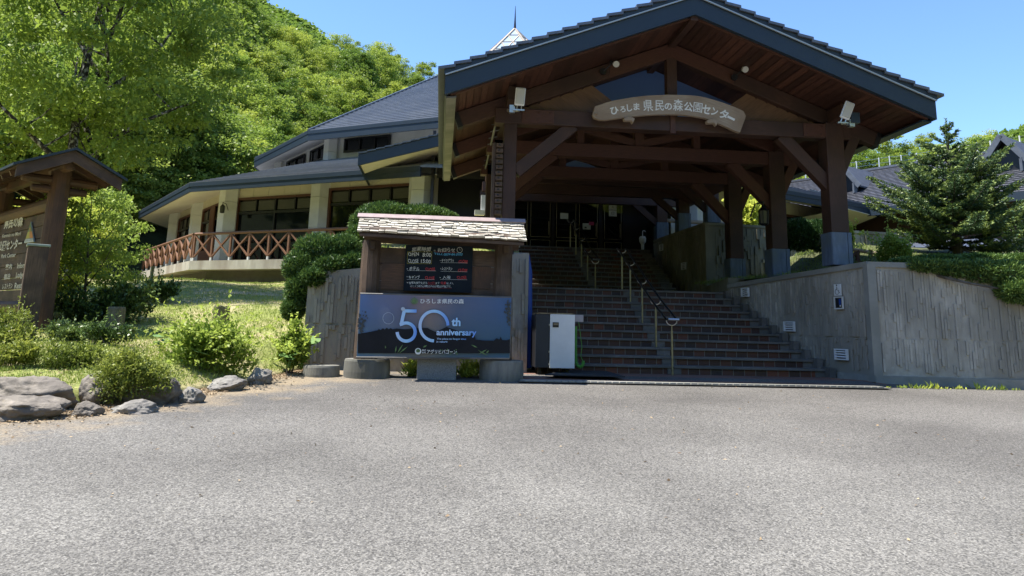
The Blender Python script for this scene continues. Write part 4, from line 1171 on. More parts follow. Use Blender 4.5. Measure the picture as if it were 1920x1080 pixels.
part(lodge, 'wall', 'lodgewall' if False else 'wood', lambda m: m.prism([V((p.x, p.y, 2.6)) for p in (RA + nL * (EH - 1.2), RB + nL * (EH - 1.2), RB + nL * (EH - 1.5), RA + nL * (EH - 1.5))], (0, 0, 3.2)))
nroof = (nL * DZ + V((0, 0, EH))).normalized()
def dormer(u, v, w_, h, dep):
    c = PP(u, v, A0, nroof)                                  # foot of the dormer front on the roof
    L_, R2 = c - dL * w_ / 2, c + dL * w_ / 2; top = c + V((0, 0, h)); back = -nL * (h / (DZ / EH)); ov = nL * .35
    d = part(lodge, 'dormer', 'dormer', lambda m: (
        m.prism([top + ov, L_ - dL * .25 + V((0, 0, h * .12)) + ov, L_ - dL * .25 + V((0, 0, h * .12)) + back * .2, top + back], (0, 0, .07)),
        m.prism([top + ov, R2 + dL * .25 + V((0, 0, h * .12)) + ov, R2 + dL * .25 + V((0, 0, h * .12)) + back * .2, top + back], (0, 0, .07))))
    part(d, 'front', 'dark', lambda m: m.prism([L_ - V((0, 0, .3)), R2 - V((0, 0, .3)), R2 + V((0, 0, h * .2)), top - V((0, 0, .1)), L_ + V((0, 0, h * .2))], -nL * .1))
    def bb(m):
        for q in (L_ - dL * .25, R2 + dL * .25):
            m.beam(top + ov + V((0, 0, .03)), q + V((0, 0, h * .12 + .03)) + ov, .05, .22)
        m.beam(L_ - V((0, 0, .1)) + nL * .3, L_ + V((0, 0, h * .3)) + nL * .3, .14, .14); m.beam(R2 - V((0, 0, .1)) + nL * .3, R2 + V((0, 0, h * .3)) + nL * .3, .14, .14)
    part(d, 'barge_board', 'navylt', bb)
M['navylt'] = surf('weathered_navy_trim', (.06, .072, .095), (.10, .12, .15), 4, .5, .05)
dormer(1588, 362, 1.1, 1.2, 1.5)
dormer(1890, 322, 1.25, 1.35, 1.6)
def porchgable(m):
    c = PP(1945, 400, A0 + nL * 2.2, nL); w_ = 3.2; h = 1.9
    t = c + V((0, 0, 1.8)); 
    for s in (-1, 1): m.beam(t, c + dL * s * w_ * .8 + V((0, 0, -.1)), .12, .42)
    m.prism([t - V((0, 0, .3)), c + dL * w_ * .7 - V((0, 0, .2)), c + dL * w_ * .7 - V((0, 0, 2)), c - dL * w_ * .7 - V((0, 0, 2)), c - dL * w_ * .7 - V((0, 0, .2))], -nL * .2, 1)
part(lodge, 'porch_gable', ['navylt', 'beige'], porchgable)

# low shed roofs between lodge and wall
shed = thing('low_shed', 'low building with ribbed dark metal roof between the lodge and the fir tree', 'building', PZ(1640, 470, 3.3))
s0 = PY(1590, 467, 22); 
def shroof(m):
    e = V((.52, -.2, 0)).normalized(); b_ = V((.5, 1.2, .33))
    for k in range(18):
        p = s0 + V((.85, -.33, 0)) * (k * .34 - .4); q = s0 + V((.85, -.33, 0)) * (k * .34 - .06)
        m.prism([p, q, q + b_ * 1.3, p + b_ * 1.3], (0, 0, .05)); m.beam(p + V((0, 0, .06)), p + b_ * 1.3 + V((0, 0, .06)), .04, .05)
    m.beam(s0 + V((.85, -.33, 0)) * -.4 - V((0, 0, .1)), s0 + V((.85, -.33, 0)) * 6 - V((0, 0, .1)), .05, .22)
part(shed, 'roof', 'slate', shroof)
part(shed, 'wall', 'wood_in', lambda m: m.prism([s0 + V((-.2, .3, -.1)), s0 + V((5, -1.6, -.1)), s0 + V((5, -1.6, -1.8)), s0 + V((-.2, .3, -1.8))], (.05, .2, 0)))
hut = thing('small_hut', 'small hut top with grey hipped roof peeping over the low concrete wall', 'hut', PY(1626, 492, 18.5))
hc = PY(1626, 473, 18.5)
def hip(m):
    q = [hc + V((x, y, -.32)) for x, y in ((-.75, -.7), (.75, -.7), (.75, .7), (-.75, .7))]
    for k in range(4): m.face([q[k], q[(k + 1) % 4], hc])
    m.prism(q, (0, 0, -.06))
part(hut, 'roof', 'slate', hip)
part(hut, 'wall', 'wood_in', lambda m: m.box(hc + V((0, 0, -.9)), (1.1, 1.0, 1.1)))
rf = thing('rustic_fence', 'small brown log fence with cross braces beside the grey hut roof', 'fence', PY(1605, 492, 17.2))
g = lambda u, v: PY(u, v, 17.2)
part(rf, 'top_rail', 'greywood', lambda m: m.tube([g(1588, 466), g(1650, 476)], .045, 8))
for u in (1590, 1608, 1632): part(rf, 'post', 'wood_in', lambda m: m.tube([g(u, 520), g(u, 469)], .05, 8))
part(rf, 'brace', 'wood_in', lambda m: (m.tube([g(1588, 496), g(1605, 472)], .035, 8), m.tube([g(1618, 500), g(1602, 474)], .035, 8)))
# snow fence on the slope behind the lodge
fs = [(1478, 342), (1511, 333), (1549, 325), (1607, 318), (1649, 311), (1669, 308), (1691, 306), (1720, 302), (1760, 295), (1800, 290), (1834, 284), (1859, 281), (1887, 277), (1914, 273), (1945, 268)]
sf = thing('slope_fence', 'white post and wire fence crossing the green slope above the lodge roof', 'fence', PY(1669, 320, 62))
fp = [PY(u, v + 7, 62 - 10 * max(0, (u - 1760)) / 160) for u, v in fs]
for p in fp: part(sf, 'post', 'whitep', lambda m: m.tube([p - V((0, 0, 2.2)), p + V((0, 0, 1.05))], .055, 6))
for z in (.15, .55, .98): part(sf, 'wire', 'steel', lambda m: m.tube([p + V((0, 0, z)) for p in fp], .02, 5))

# ------------------------------------------------------------------ notice board
YK = 12.75
gk = groundz(0, YK)
kiosk = thing('notice_board', 'old roofed wooden notice board with bleached shakes, standing before the ribbed wall', 'notice board', (0.1, YK, gk))
xl, xr = PY(695, 500, YK).x, PY(943, 500, YK).x
for x, w_ in ((xl, .17), (xr, .165)):
    q = part(kiosk, 'post', 'oldwood', lambda m: m.tube([(x + random.uniform(-.01, .01), YK + random.uniform(-.008, .008), gk + .25 + i * .38) for i in range(6)], [w_ * k for k in (1.12, 1.06, 1.0, .97, .93, .9)], 12))
    part(q, 'peg', 'oldwood', lambda m: m.box((x + .03, YK - w_ - .01, 2.02), (.08, .12, .13)), .006)
zb0, zb1 = PY(820, 546, YK - .02).z, PY(820, 466, YK - .02).z
def boards(m):
    n_ = 3
    for k in range(n_):
        z0, z1 = zb0 - .12 + (zb1 - zb0 + .12) * k / n_, zb0 - .12 + (zb1 - zb0 + .12) * (k + 1) / n_ - .012
        m.box(((xl + xr) / 2, YK - .015, (z0 + z1) / 2), (xr - xl - .1, .05, z1 - z0))
part(kiosk, 'board', 'oldwood', boards, .004)
part(kiosk, 'front_panel', 'signwood', lambda m: (m.box(*q) for q in (((PY(740, 520, YK).x, YK - .045, (PY(740, 493, YK).z + PY(740, 545, YK).z) / 2), (.42, .02, .42)), ((PY(900, 520, YK).x, YK - .045, (PY(900, 493, YK).z + PY(900, 545, YK).z) / 2 - .02), (.35, .02, .36)))))
e0, e1 = PY(674, 437, YK - .5), PY(983, 455, YK - .5)       # eave ends
r0k, r1k = PY(675, 406, YK), PY(981, 417, YK)
part(kiosk, 'eave_beam', 'oldwood', lambda m: m.tube([e0.lerp(e1, t) + V((0, .12, .045 + .006 * math.sin(t * 9))) for t in [i / 8 for i in range(9)]], .085, 10))
part(kiosk, 'ridge_beam', 'oldwood', lambda m: m.tube([r0k + V((0, 0, -.2)), r1k + V((0, 0, -.2))], .08, 10))
def shakes(m):
    for side in (0, 1):
        for k in range(7):
            t0, t1 = 1 - (k + 1.35) / 7, 1 - k / 7
            t0 = max(t0, -.02)
            x = 0.0
            A0_, A1 = e0 + V((-.04, 0, .03)), e1 + V((.04, 0, .03)); B0, B1 = r0k, r1k
            if side: A0_, A1 = A0_ + V((0, 1.0, 0)), A1 + V((0, 1.0, 0))
            while x < .999:
                wv = min(random.uniform(.028, .075), 1 - x); xa, xb = x + .0015, x + wv - .0015; x += wv
                j = random.uniform(-.16, .08); sk = random.uniform(-.09, .09)
                lo, hi = (k + 0) / 7, (k + 1.4) / 7              # from the eave upwards
                P_ = lambda s, t: (A0_.lerp(A1, s)).lerp(B0.lerp(B1, s), t)
                th = random.uniform(.022, .042); up = V((0, -.72 if not side else .72, .7))
                q = [P_(xa, lo + (j + sk) / 7 * 2), P_(xb, lo + (j - sk) / 7 * 2), P_(xb, min(hi, 1)), P_(xa, min(hi, 1))]
                l1 = up * th; l0 = up * .003
                f = [q[0] + l1 * random.uniform(.8, 1.3), q[1] + l1 * random.uniform(.8, 1.3), q[2] + l0, q[3] + l0]
                if side: m.face(list(reversed(f))); m.face([q[1], q[0], f[0], f[1]])
                else:
                    m.face(f); m.face([q[0], q[1], f[1], f[0]]); m.face([q[1], q[2], f[2], f[1]]); m.face([q[3], q[0], f[0], f[3]]); m.face([q[3], q[2], q[1], q[0]])
part(kiosk, 'shake_roof', 'shake', shakes)
part(kiosk, 'roof_deck', 'oldwood', lambda m: (m.prism([e0 + V((0, .02, 0)), e1 + V((0, .02, 0)), r1k - V((0, 0, .02)), r0k - V((0, 0, .02))], (0, 0, -.04)), m.prism([e0 + V((0, .98, 0)), e1 + V((0, .98, 0)), r1k - V((0, 0, .025)), r0k - V((0, 0, .025))], (0, 0, -.04))))
part(kiosk, 'ridge_cap', 'lilac', lambda m: (m.prism([r0k + V((-.03, -.1, -.025)), r1k + V((.03, -.1, -.025)), r1k + V((.03, 0, .045)), r0k + V((-.03, 0, .045))], (0, -.01, .012)), m.prism([r0k + V((-.03, .1, -.035)), r1k + V((.03, .1, -.035)), r1k + V((.03, 0, .043)), r0k + V((-.03, 0, .043))], (0, .01, .012))))
# chalkboard hung on it
YB = YK - .11
def Q(u, v): return PY(u, v, YB)
chalk = thing('chalkboard', 'black chalkboard of opening hours in white, red and blue chalk, hung on the notice board', 'chalkboard', Q(822, 548))
cb = [(756, 545), (761, 459), (887, 462), (884, 549)]
part(chalk, 'panel', 'chalk', lambda m: m.prism([Q(*p) for p in cb], (0, .025, 0)))
YB2 = YB - .006
def W(mb, body, u0, v0, u1, v1, hpx, bold=.0, mi=0, jit=1, Y=None):
    y = YB2 if Y is None else Y
    o = PY(u0, v0, y); e = PY(u1, v1, y); t = PY(u0 - (v1 - v0) / max(1, (u1 - u0)) * 0, v0 - hpx, y)
    write(mb, body, o, e - o, V((0, 0, t.z - o.z)), bold, mi, jit)
def Z6(x, y): return 660 + x / 5.647, 400 + y / 5.65        # survey sheet of the board, enlarged
def zw(mb, body, x0, y0, x1, y1, h, **k):
    a, b_ = Z6(x0, y0), Z6(x1, y1); W(mb, body, a[0], a[1], b_[0], b_[1], h / 5.65, **k)
def line(mb, x0, y0, x1, y1, th=.006, mi=0):
    a, b_ = Z6(x0, y0), Z6(x1, y1); p, q = PY(a[0], a[1], YB2), PY(b_[0], b_[1], YB2); mb.beam(p, q, .003, th, mi, (0, 1, 0))
def chalks(m):
    zw(m, '営業時間', 635, 402, 832, 402, 46, bold=.004); zw(m, 'の', 866, 405, 884, 405, 16); zw(m, 'お知らせ', 908, 410, 1092, 410, 44, bold=.004)
    c = Z6(1140, 388); cp = PY(c[0], c[1], YB2); rr = .043
    pts = [cp + V((math.cos(a) * rr, 0, math.sin(a) * rr)) for a in [k * math.tau / 20 for k in range(21)]]
    m.tube(pts, .0035, 5); m.beam(cp, cp + V((0, 0, .03)), .003, .006, 0, (0, 1, 0)); m.beam(cp, cp + V((.022, 0, 0)), .003, .006, 0, (0, 1, 0))
    zw(m, 'OPEN', 594, 452, 706, 452, 38, bold=.01); zw(m, '8:00', 745, 462, 838, 462, 42, bold=.01)
    zw(m, 'CLOSE', 592, 526, 702, 526, 40, bold=.01); zw(m, '15:00', 730, 528, 832, 528, 40, bold=.01)
    zw(m, '・ホテル', 582, 606, 714, 606, 40, bold=.014); zw(m, '・キャンプ', 578, 694, 716, 694, 38, bold=.014)
    zw(m, '・テイクアウト', 934, 516, 1080, 516, 34, bold=.014); zw(m, '・レストラン', 934, 604, 1060, 604, 34, bold=.014); zw(m, '・入浴', 930, 694, 1044, 694, 32, bold=.012)
    for a in ((585, 606, 888, 610), (580, 700, 872, 702), (938, 522, 1224, 526), (938, 614, 1222, 620), (934, 700, 1218, 704)): line(m, *a, th=.004)
    zw(m, '※ 営業再開予定日は', 580, 748, 796, 750, 26, bold=.004); zw(m, 'まで', 886, 750, 924, 750, 22, bold=.004); zw(m, '致します。', 1000, 752, 1076, 752, 22)
    zw(m, 'キャンプ場のお問合せのみお電話は可能です。', 622, 784, 1052, 788, 26, bold=.004)
part(chalk, 'lettering', 'chalkw', chalks)
def reds(m):
    for x0, y0, x1 in ((1128, 526, 1224), (778, 608, 878), (1122, 618, 1220), (772, 700, 872), (1112, 696, 1212)): zw(m, 'CLOSE', x0, y0, x1, y0 + 2, 32, bold=.016)
    zw(m, '5/11(水)', 806, 750, 882, 750, 26, bold=.006); zw(m, '休業', 938, 752, 996, 752, 28, bold=.006)
    line(m, 800, 754, 884, 755, .003); line(m, 616, 790, 1052, 793, .003); line(m, 880, 408, 1110, 414, .003)
part(chalk, 'red_lettering', 'red', reds)
part(chalk, 'blue_lettering', 'cyan', lambda m: (zw(m, 'TEL(', 868, 446, 958, 446, 28, bold=.014), zw(m, '0824-84-2020', 972, 446, 1172, 447, 26, bold=.016)))
part(chalk, 'yellow_box', 'yellow', lambda m: (line(m, 588, 408, 846, 408), line(m, 584, 532, 842, 535), line(m, 588, 408, 584, 532), line(m, 846, 408, 842, 535)))

# banner
YN = YK - .32
def B(u, v, o=0): return PY(u, v, YN + o)
ban = thing('banner', 'printed anniversary banner of a starry night over dark hills, stretched below the notice board', 'banner', B(814, 668))
bq = [(669, 669), (676, 551), (959, 558), (955, 671)]
def bannermat():
    m, N, L, b = nt('starry_print')
    tc = N.new("ShaderNodeTexCoord"); mp = N.new("ShaderNodeMapping"); L.new(tc.outputs['UV'], mp.inputs[0])
    sx = N.new("ShaderNodeSeparateXYZ"); L.new(tc.outputs['UV'], sx.inputs[0])
    n = N.new("ShaderNodeTexNoise"); n.inputs['Scale'].default_value = 3; n.inputs['Detail'].default_value = 6; L.new(tc.outputs['UV'], n.inputs[0])
    r = N.new("ShaderNodeValToRGB"); e = r.color_ramp.elements
    e[0].position = 0; e[0].color = (.10, .17, .33, 1); e[1].position = 1; e[1].color = (.06, .12, .23, 1)
    for p, c in ((.1, (.12, .16, .27)), (.30, (.15, .15, .21)), (.45, (.24, .19, .19)), (.62, (.10, .13, .20))): x = e.new(p); x.color = (*c, 1)
    ad = N.new("ShaderNodeMath"); ad.operation = 'MULTIPLY_ADD'; L.new(n.outputs[0], ad.inputs[0]); ad.inputs[1].default_value = .22; 
    sb = N.new("ShaderNodeMath"); sb.operation = 'SUBTRACT'; L.new(sx.outputs[0], sb.inputs[0]); sb.inputs[1].default_value = .11; L.new(sb.outputs[0], ad.inputs[2])
    L.new(ad.outputs[0], r.inputs[0])
    st = N.new("ShaderNodeTexVoronoi"); st.inputs['Scale'].default_value = 38; st.inputs['Randomness'].default_value = 1
    mp2 = N.new("ShaderNodeMapping"); mp2.inputs[3].default_value = (2.4, 1, 1); L.new(tc.outputs['UV'], mp2.inputs[0]); L.new(mp2.outputs[0], st.inputs[0])
    sr = ramp(N, (.6, .65, .7), (0, 0, 0), .0, .055); L.new(st.outputs['Distance'], sr.inputs[0])
    mx = N.new("ShaderNodeMix"); mx.data_type = 'RGBA'; mx.blend_type = 'ADD'; mx.inputs[0].default_value = .5; L.new(r.outputs[0], mx.inputs[6]); L.new(sr.outputs[0], mx.inputs[7])
    gr = ramp(N, (.80, .95, .80), (1.15, 1.1, 1.15), .25, .85); L.new(sx.outputs[1], gr.inputs[0])
    mu = N.new("ShaderNodeMix"); mu.data_type = 'RGBA'; mu.blend_type = 'MULTIPLY'; mu.inputs[0].default_value = 1; L.new(mx.outputs[2], mu.inputs[6]); L.new(gr.outputs[0], mu.inputs[7])
    L.new(mu.outputs[2], b.inputs['Base Color']); b.inputs['Roughness'].default_value = .55; b.inputs['Specular IOR Level'].default_value = .25
    nb = N.new("ShaderNodeTexNoise"); nb.inputs['Scale'].default_value = 2.2; L.new(tc.outputs['Object'], nb.inputs[0])
    bp = N.new("ShaderNodeBump"); bp.inputs['Strength'].default_value = .25; bp.inputs['Distance'].default_value = .05; L.new(nb.outputs[0], bp.inputs['Height']); L.new(bp.outputs[0], b.inputs['Normal'])
    return m
M['banner'] = bannermat()
def bsheet(m):
    c = [B(*p) for p in bq]; nx, nz = 30, 10
    g = lambda i, j: c[0].lerp(c[3], i / nx).lerp(c[1].lerp(c[2], i / nx), j / nz) + V((0, .012 * math.sin(i * .55 + j * .2) * math.sin(math.pi * j / nz) * .5 , 0))
    for i in range(nx):
        for j in range(nz): m.face([g(i, j), g(i + 1, j), g(i + 1, j + 1), g(i, j + 1)], [(i / nx, j / nz), ((i + 1) / nx, j / nz), ((i + 1) / nx, (j + 1) / nz), (i / nx, (j + 1) / nz)], 0, True)
part(ban, 'cloth', 'banner', bsheet)
part(ban, 'frame', 'eave', lambda m: (m.tube([B(668, 670, .01), B(955, 672, .01)], .018, 6), m.tube([B(675.5, 550.5, .01), B(959.5, 557.5, .01)], .014, 6), [m.tube([B(u, v, .02), B(u2, v2, .02)], .012, 6) for u, v, u2, v2 in ((669, 670, 676, 551), (955, 671, 959, 558))]))
def ZB6(x, y): return 660 + x / 5.647, 540 + y / 5.645
def bp_(x, y, o): a = ZB6(x, y); return B(a[0], a[1], o)
def fig(m, pts, o, mi=0): m.face([bp_(x, y, o) for x, y in reversed(pts)], None, mi)
M['bhill'] = surf('printed_hill', (.010, .011, .015), (.018, .019, .024), 3, .6, 0, spec=.2)
M['btree'] = surf('printed_tree', (.03, .035, .04), (.07, .08, .09), 12, .45, 0)
M['bgreen'] = surf('printed_leaf', (.05, .10, .04), (.20, .34, .13), 8, .45, 0)
hillpts = [(62, 485), (150, 472), (200, 462), (270, 448), (285, 432), (300, 445), (330, 425), (345, 440), (370, 420), (385, 436), (410, 424), (430, 436), (470, 428), (560, 436), (700, 424), (800, 424), (830, 440), (885, 465), (1000, 412), (1130, 455), (1300, 500), (1310, 545), (1400, 556), (1500, 558), (1530, 530), (1560, 545), (1575, 515), (1590, 550), (1640, 552), (1672, 540), (1668, 690), (55, 690)]
def bhill(m):
    base = 690
    for (x0, y0), (x1, y1) in zip(hillpts[:-2], hillpts[1:-2]):
        m.face([bp_(x0, base, -.018), bp_(x1, base, -.018), bp_(x1, y1, -.018), bp_(x0, y0, -.018)])
part(ban, 'hill_print', 'bhill', bhill)
def btree(m):
    random.seed(3)
    for cx, cy, w_, h, n_ in ((110, 350, 60, 100, 40), (105, 440, 55, 50, 22), (1650, 230, 40, 110, 34), (1655, 330, 30, 70, 20)):
        for k in range(n_):
            x, y = cx + random.gauss(0, .42) * w_, cy + random.gauss(0, .45) * h; r = random.uniform(5, 14); x = min(max(x, 80 - (y - 60) * .04), 1680)
            fig(m, [(x + r * math.cos(a) * random.uniform(.7, 1.2), y + r * math.sin(a)) for a in [-q * math.tau / 6 for q in range(6)]], -.0145 - .0002 * k)
        yield
part(ban, 'tree_print', 'btree', btree)
def bgreen(m):
    random.seed(4)
    for k in range(16):
        x = random.uniform(900, 1130); y = random.uniform(660, 725); s = random.uniform(8, 16); fig(m, [(x, y), (x - s * .35, y - s), (x, y - s * 1.6), (x + s * .4, y - s)], -.030 - .0002 * k)
    yield
    for k, (x, y, dx, dy) in enumerate(((480, 690, 60, -95), (500, 690, 90, -70), (455, 690, 15, -80), (1260, 600, 70, 30), (750, 630, 45, -25), (1330, 655, 110, 60), (1340, 700, 90, -50), (1420, 690, 30, -30), (350, 640, 6, -30))):
        fig(m, [(x, y), (x + dx * .45 + 8, y + dy * .55 + 9), (x + dx, y + dy), (x + dx * .5 - 4, y + dy * .5 - 8)], -.0305 - .0003 * k); yield
part(ban, 'leaf_print', 'bgreen', bgreen)
def gradmat(name, c0, c1, c2):
    m, N, L, b = nt(name); tc = N.new("ShaderNodeTexCoord"); sx = N.new("ShaderNodeSeparateXYZ"); L.new(tc.outputs['Generated'], sx.inputs[0])
    r = ramp(N, c0, c1, 0, .55); x = r.color_ramp.elements.new(1); x.color = (*c2, 1); L.new(sx.outputs[0], r.inputs[0]); L.new(r.outputs[0], b.inputs['Base Color']); b.inputs['Roughness'].default_value = .5
    return m
M['fifty'] = gradmat('pale_blue_print', (.52, .66, .92), (.38, .66, .98), (.15, .33, .85))
def stroke(m, pts, w_, o):
    P_ = [V((x, y, 0)) for x, y in pts]; Ls, Rs = [], []
    for i, p in enumerate(P_):
        t = (P_[min(i + 1, len(P_) - 1)] - P_[max(i - 1, 0)]).normalized(); s = V((-t.y, t.x, 0)) * w_ / 2; Ls.append(p + s); Rs.append(p - s)
    for i in range(len(P_) - 1): m.face([bp_(q.x, q.y, o) for q in (Ls[i], Ls[i + 1], Rs[i + 1], Rs[i])])
def fifty(m):
    o = -.026
    stroke(m, [(684, 244), (540, 242)], 34, o)
    stroke(m, [(556, 228), (520, 392)], 36, o - .0004)
    arc = [(574 + 95 * math.cos(a), 466 + 96 * math.sin(a)) for a in [R_(-128 + k * 308 / 30) for k in range(31)]]
    stroke(m, [(506, 388)] + arc[1:], 34, o - .0008)
    yield
    arc = [(868 + 148 * math.cos(a), 402 + 157 * math.sin(a)) for a in [R_(-2 - k * 268 / 36) for k in range(37)]]
    stroke(m, arc, 32, o - .0002)
    yield
    def t(body, x0, y0, x1, y1, h, bold): 
        a, b_ = bp_(x0, y0, o - .002), bp_(x1, y1, o - .002); c = bp_(x0, y0 - h, o - .002); write(m, body, a, b_ - a, V((0, 0, c.z - a.z)), bold)
    t('th', 1052, 404, 1148, 405, 90, .035); t('anniversary', 892, 520, 1316, 524, 82, .03)
    yield
    t('The place to forget time', 896, 552, 1208, 554, 24, .012); t('in nature', 894, 578, 1010, 578, 20, .012)
part(ban, 'anniversary_print', 'fifty', fifty)
def btext(m):
    def t(body, x0, y0, x1, y1, h, bold): 
        a, b_ = bp_(x0, y0, -.029), bp_(x1, y1, -.029); c = bp_(x0, y0 - h, -.029); write(m, body, a, b_ - a, V((0, 0, c.z - a.z)), bold)
    t('ひろしま県民の森', 722, 164, 1184, 168, 52, .012)
    t('株式', 740, 668, 782, 668, 20, .01); t('会社', 740, 692, 782, 692, 20, .01); t('アグリヒバゴーン', 792, 696, 1108, 698, 46, .014)
    c = (700, 670); m.face([bp_(c[0] + 34 * math.cos(-a), c[1] + 34 * math.sin(-a), -.0275) for a in [-k * math.tau / 20 for k in range(20)]])
part(ban, 'white_print', 'white', btext)
def blogo(m):
    ring = [(659 + 34 * math.cos(a) * (1 + .08 * math.cos(2 * a)), 138 + 30 * math.sin(a)) for a in [k * math.tau / 22 for k in range(23)]]
    stroke(m, ring, 7, -.030); fig(m, [(659 + 26 * math.cos(-a), 140 + 22 * math.sin(-a)) for a in [k * math.tau / 16 for k in range(16)]], -.0285); stroke(m, [(659, 112), (663, 96)], 8, -.031)
    fig(m, [(700 + 22 * math.cos(-a), 664 + 20 * math.sin(-a)) for a in [k * math.tau / 16 for k in range(16)]], -.0295)
part(ban, 'emblem', 'bgreen', blogo)
def bglow(m):
    rg = [(385 + 58 * math.cos(a), 320 + 60 * math.sin(a)) for a in [k * math.tau / 24 for k in range(25)]]; stroke(m, rg, 3, -.016)
    m.face([bp_(540 + 22 * math.cos(-a), 222 + 20 * math.sin(-a), -.0305) for a in [-k * math.tau / 14 for k in range(14)]])
M['pearl'] = plain('pale_printed_light', (.50, .56, .66), .5); part(ban, 'moon_print', 'pearl', bglow)

# stone feet under the board
def disc(u0, u1, vt, vb, label, name='stone_base', Yc=None, mat='round', cat='stone base'):
    c = PY((u0 + u1) / 2, vb, 12.45); zg = groundz(0, 12.5)
    r = (PY(u1, vb, 12.75).x - PY(u0, vb, 12.75).x) / 2; cx = PY((u0 + u1) / 2, vb, 12.75).x; h = PY(u0, vt, 12.75).z - zg
    mb = MB(); mb.lathe((cx, 12.78, zg - .05), [(r * 1.0, 0), (r * 1.01, h * .5), (r * .99, h + .02), (r * .96, h + .05)], 40, 0, .012)
    o = obj(name, mb, mat); return tag(o, label, cat, 'stone bases along the parking edge')
disc(643, 730, 672, 711, 'thick round weathered concrete drum carrying the left post of the notice board')
disc(898, 981, 674, 712, 'round weathered concrete drum under the notice board post nearest the white cabinet')
disc(567, 636, 684, 709, 'low round concrete disc standing alone beside the notice board', mat='round')
p, q = PY(781, 711, 12.55), PY(855, 711, 12.55)
mb = MB(); mb.box(((p.x + q.x) / 2, 12.72, groundz(0, 12.6) + .155), (q.x - p.x, .34, .40))
tag(obj('granite_block', mb, 'granite', None, .008), 'rectangular grey granite block under the middle of the banner', 'stone base', 'stone bases along the parking edge')
mb = MB(); mb.box(((p.x + q.x) / 2 - .2, 12.6, groundz(0, 12.6) + .375), (.12, .1, .025)); mb.box(((p.x + q.x) / 2 + .22, 12.6, groundz(0, 12.6) + .375), (.12, .1, .025))
o = obj('spacer', mb, 'whitep', ban)

# white cabinet, cable, box, mat, tarp
M['navypanel'] = surf('dark_blue_panel', (.014, .020, .032), (.024, .030, .044), 4, .45, .05)
cab = thing('cabinet', 'white and black metal cabinet with rusty top at the foot of the stairs', 'cabinet', (1.95, 13.5, 0))
M['rust'] = surf('rusted_lid', (.10, .06, .03), (.40, .33, .2), 12, .8, .4)
c0 = PY(1030, 690, 13.42); c1 = PY(1077, 690, 13.42); zt = PY(1030, 589, 13.42).z; zb = c0.z - .0
part(cab, 'door', 'whitep', lambda m: m.box(((c0.x + c1.x) / 2, 13.42, (zt + zb) / 2), (c1.x - c0.x, .03, zt - zb)), .004)
xa = PY(1003, 690, 13.42).x
part(cab, 'side_panel', 'navypanel', lambda m: m.box(((xa + c0.x) / 2 - .004, 13.43, (zt + zb) / 2), (c0.x - xa - .012, .03, zt - zb - .01)), .004)
part(cab, 'body', 'black', lambda m: m.box(((xa + c1.x) / 2, 13.8, (zt + zb) / 2 - .005), (c1.x - xa - .02, .68, zt - zb - .02)))
part(cab, 'lid', 'rust', lambda m: m.box(((xa + c1.x) / 2, 13.78, zt + .012), (c1.x - xa - .04, .74, .022)))
part(cab, 'foot', 'black', lambda m: [m.box((x, y, zb / 2 + .005), (.06, .06, zb)) for x in (xa + .1, c1.x - .1) for y in (13.6, 14.0)])
lk = PY(1042, 609, 13.4); part(cab, 'label_plate', ['dark', 'rust'], lambda m: (m.box((lk.x, 13.4, lk.z), (.105, .012, .085)), m.box((lk.x, 13.392, lk.z + .012), (.08, .006, .035), None, 1)))
part(cab, 'hinge', 'steel', lambda m: [m.box((c0.x - .012, 13.395, zb + (zt - zb) * t), (.018, .02, .03)) for t in (.07, .3, .8)])
bx = PY(1084, 597, 13.5); jb = thing('junction_box', 'small grey junction box behind the white cabinet with thin cord', 'box', (bx.x, 13.5, bx.z))
part(jb, 'box', 'boxgrey', lambda m: m.box((bx.x + .01, 13.55, bx.z), (.17, .1, .12)), .006)
part(jb, 'bracket', 'steel', lambda m: m.tube([(bx.x - .02, 13.62, bx.z), (c1.x - .1, 13.75, bx.z - .05)], .015, 6))
cbx = PY(1079, 640, 13.52).x
cab2 = thing('coiled_cable', 'bright green coiled cable hanging down the side of the white cabinet', 'cable', (cbx, 13.5, .2))
def coil(m):
    path = [PY(1079, 612, 13.52), PY(1079, 660, 13.52), PY(1080, 680, 13.52), PY(1084, 687, 13.52), PY(1090, 688, 13.52), PY(1094, 682, 13.52), PY(1093, 677, 13.52)]
    pts = []; n_ = 46
    cum = [0]
    for a, b2 in zip(path, path[1:]): cum.append(cum[-1] + (b2 - a).length)
    for i in range(n_ * 8):
        s = cum[-1] * i / (n_ * 8 - 1); k = max(j for j in range(len(cum)) if cum[j] <= s + 1e-9); k = min(k, len(path) - 2)
        f = (s - cum[k]) / (cum[k + 1] - cum[k]); c = path[k].lerp(path[k + 1], f); t = (path[k + 1] - path[k]).normalized(); sd = t.cross(V((0, 1, 0)))
        a = math.tau * i / 8; pts.append(c + (sd * math.cos(a) + V((0, 1, 0)) * math.sin(a)) * .026)
    m.tube(pts, .0062, 5)
part(cab2, 'coil', 'green', coil)
part(cab2, 'straight_lead', 'green', lambda m: m.tube([PY(u, v, 13.52) for u, v in ((1085, 604), (1088, 625), (1091, 650), (1089, 668), (1093, 677))], .004, 6))
m0 = PZ(1085, 703, .03); mt = MB(); mt.prism([PZ(u, v, .022) for u, v in ((1022, 704), (1072, 693.5), (1130, 695), (1172, 707.5))], (0, 0, .018))
tag(obj('door_mat', mt, 'rubber'), 'black rubber mat lying at the foot of the stairs by the cabinet', 'mat')
tp = thing('tarp', 'blue tarp roll leaning upright behind the wall end', 'tarp', PY(995, 690, 14.3))
part(tp, 'roll', 'blue', lambda m: m.tube([PY(u, v, 14.35) for u, v in ((990, 690), (991, 600), (991.5, 510), (988, 478))], [.065, .07, .065, .05], 10))

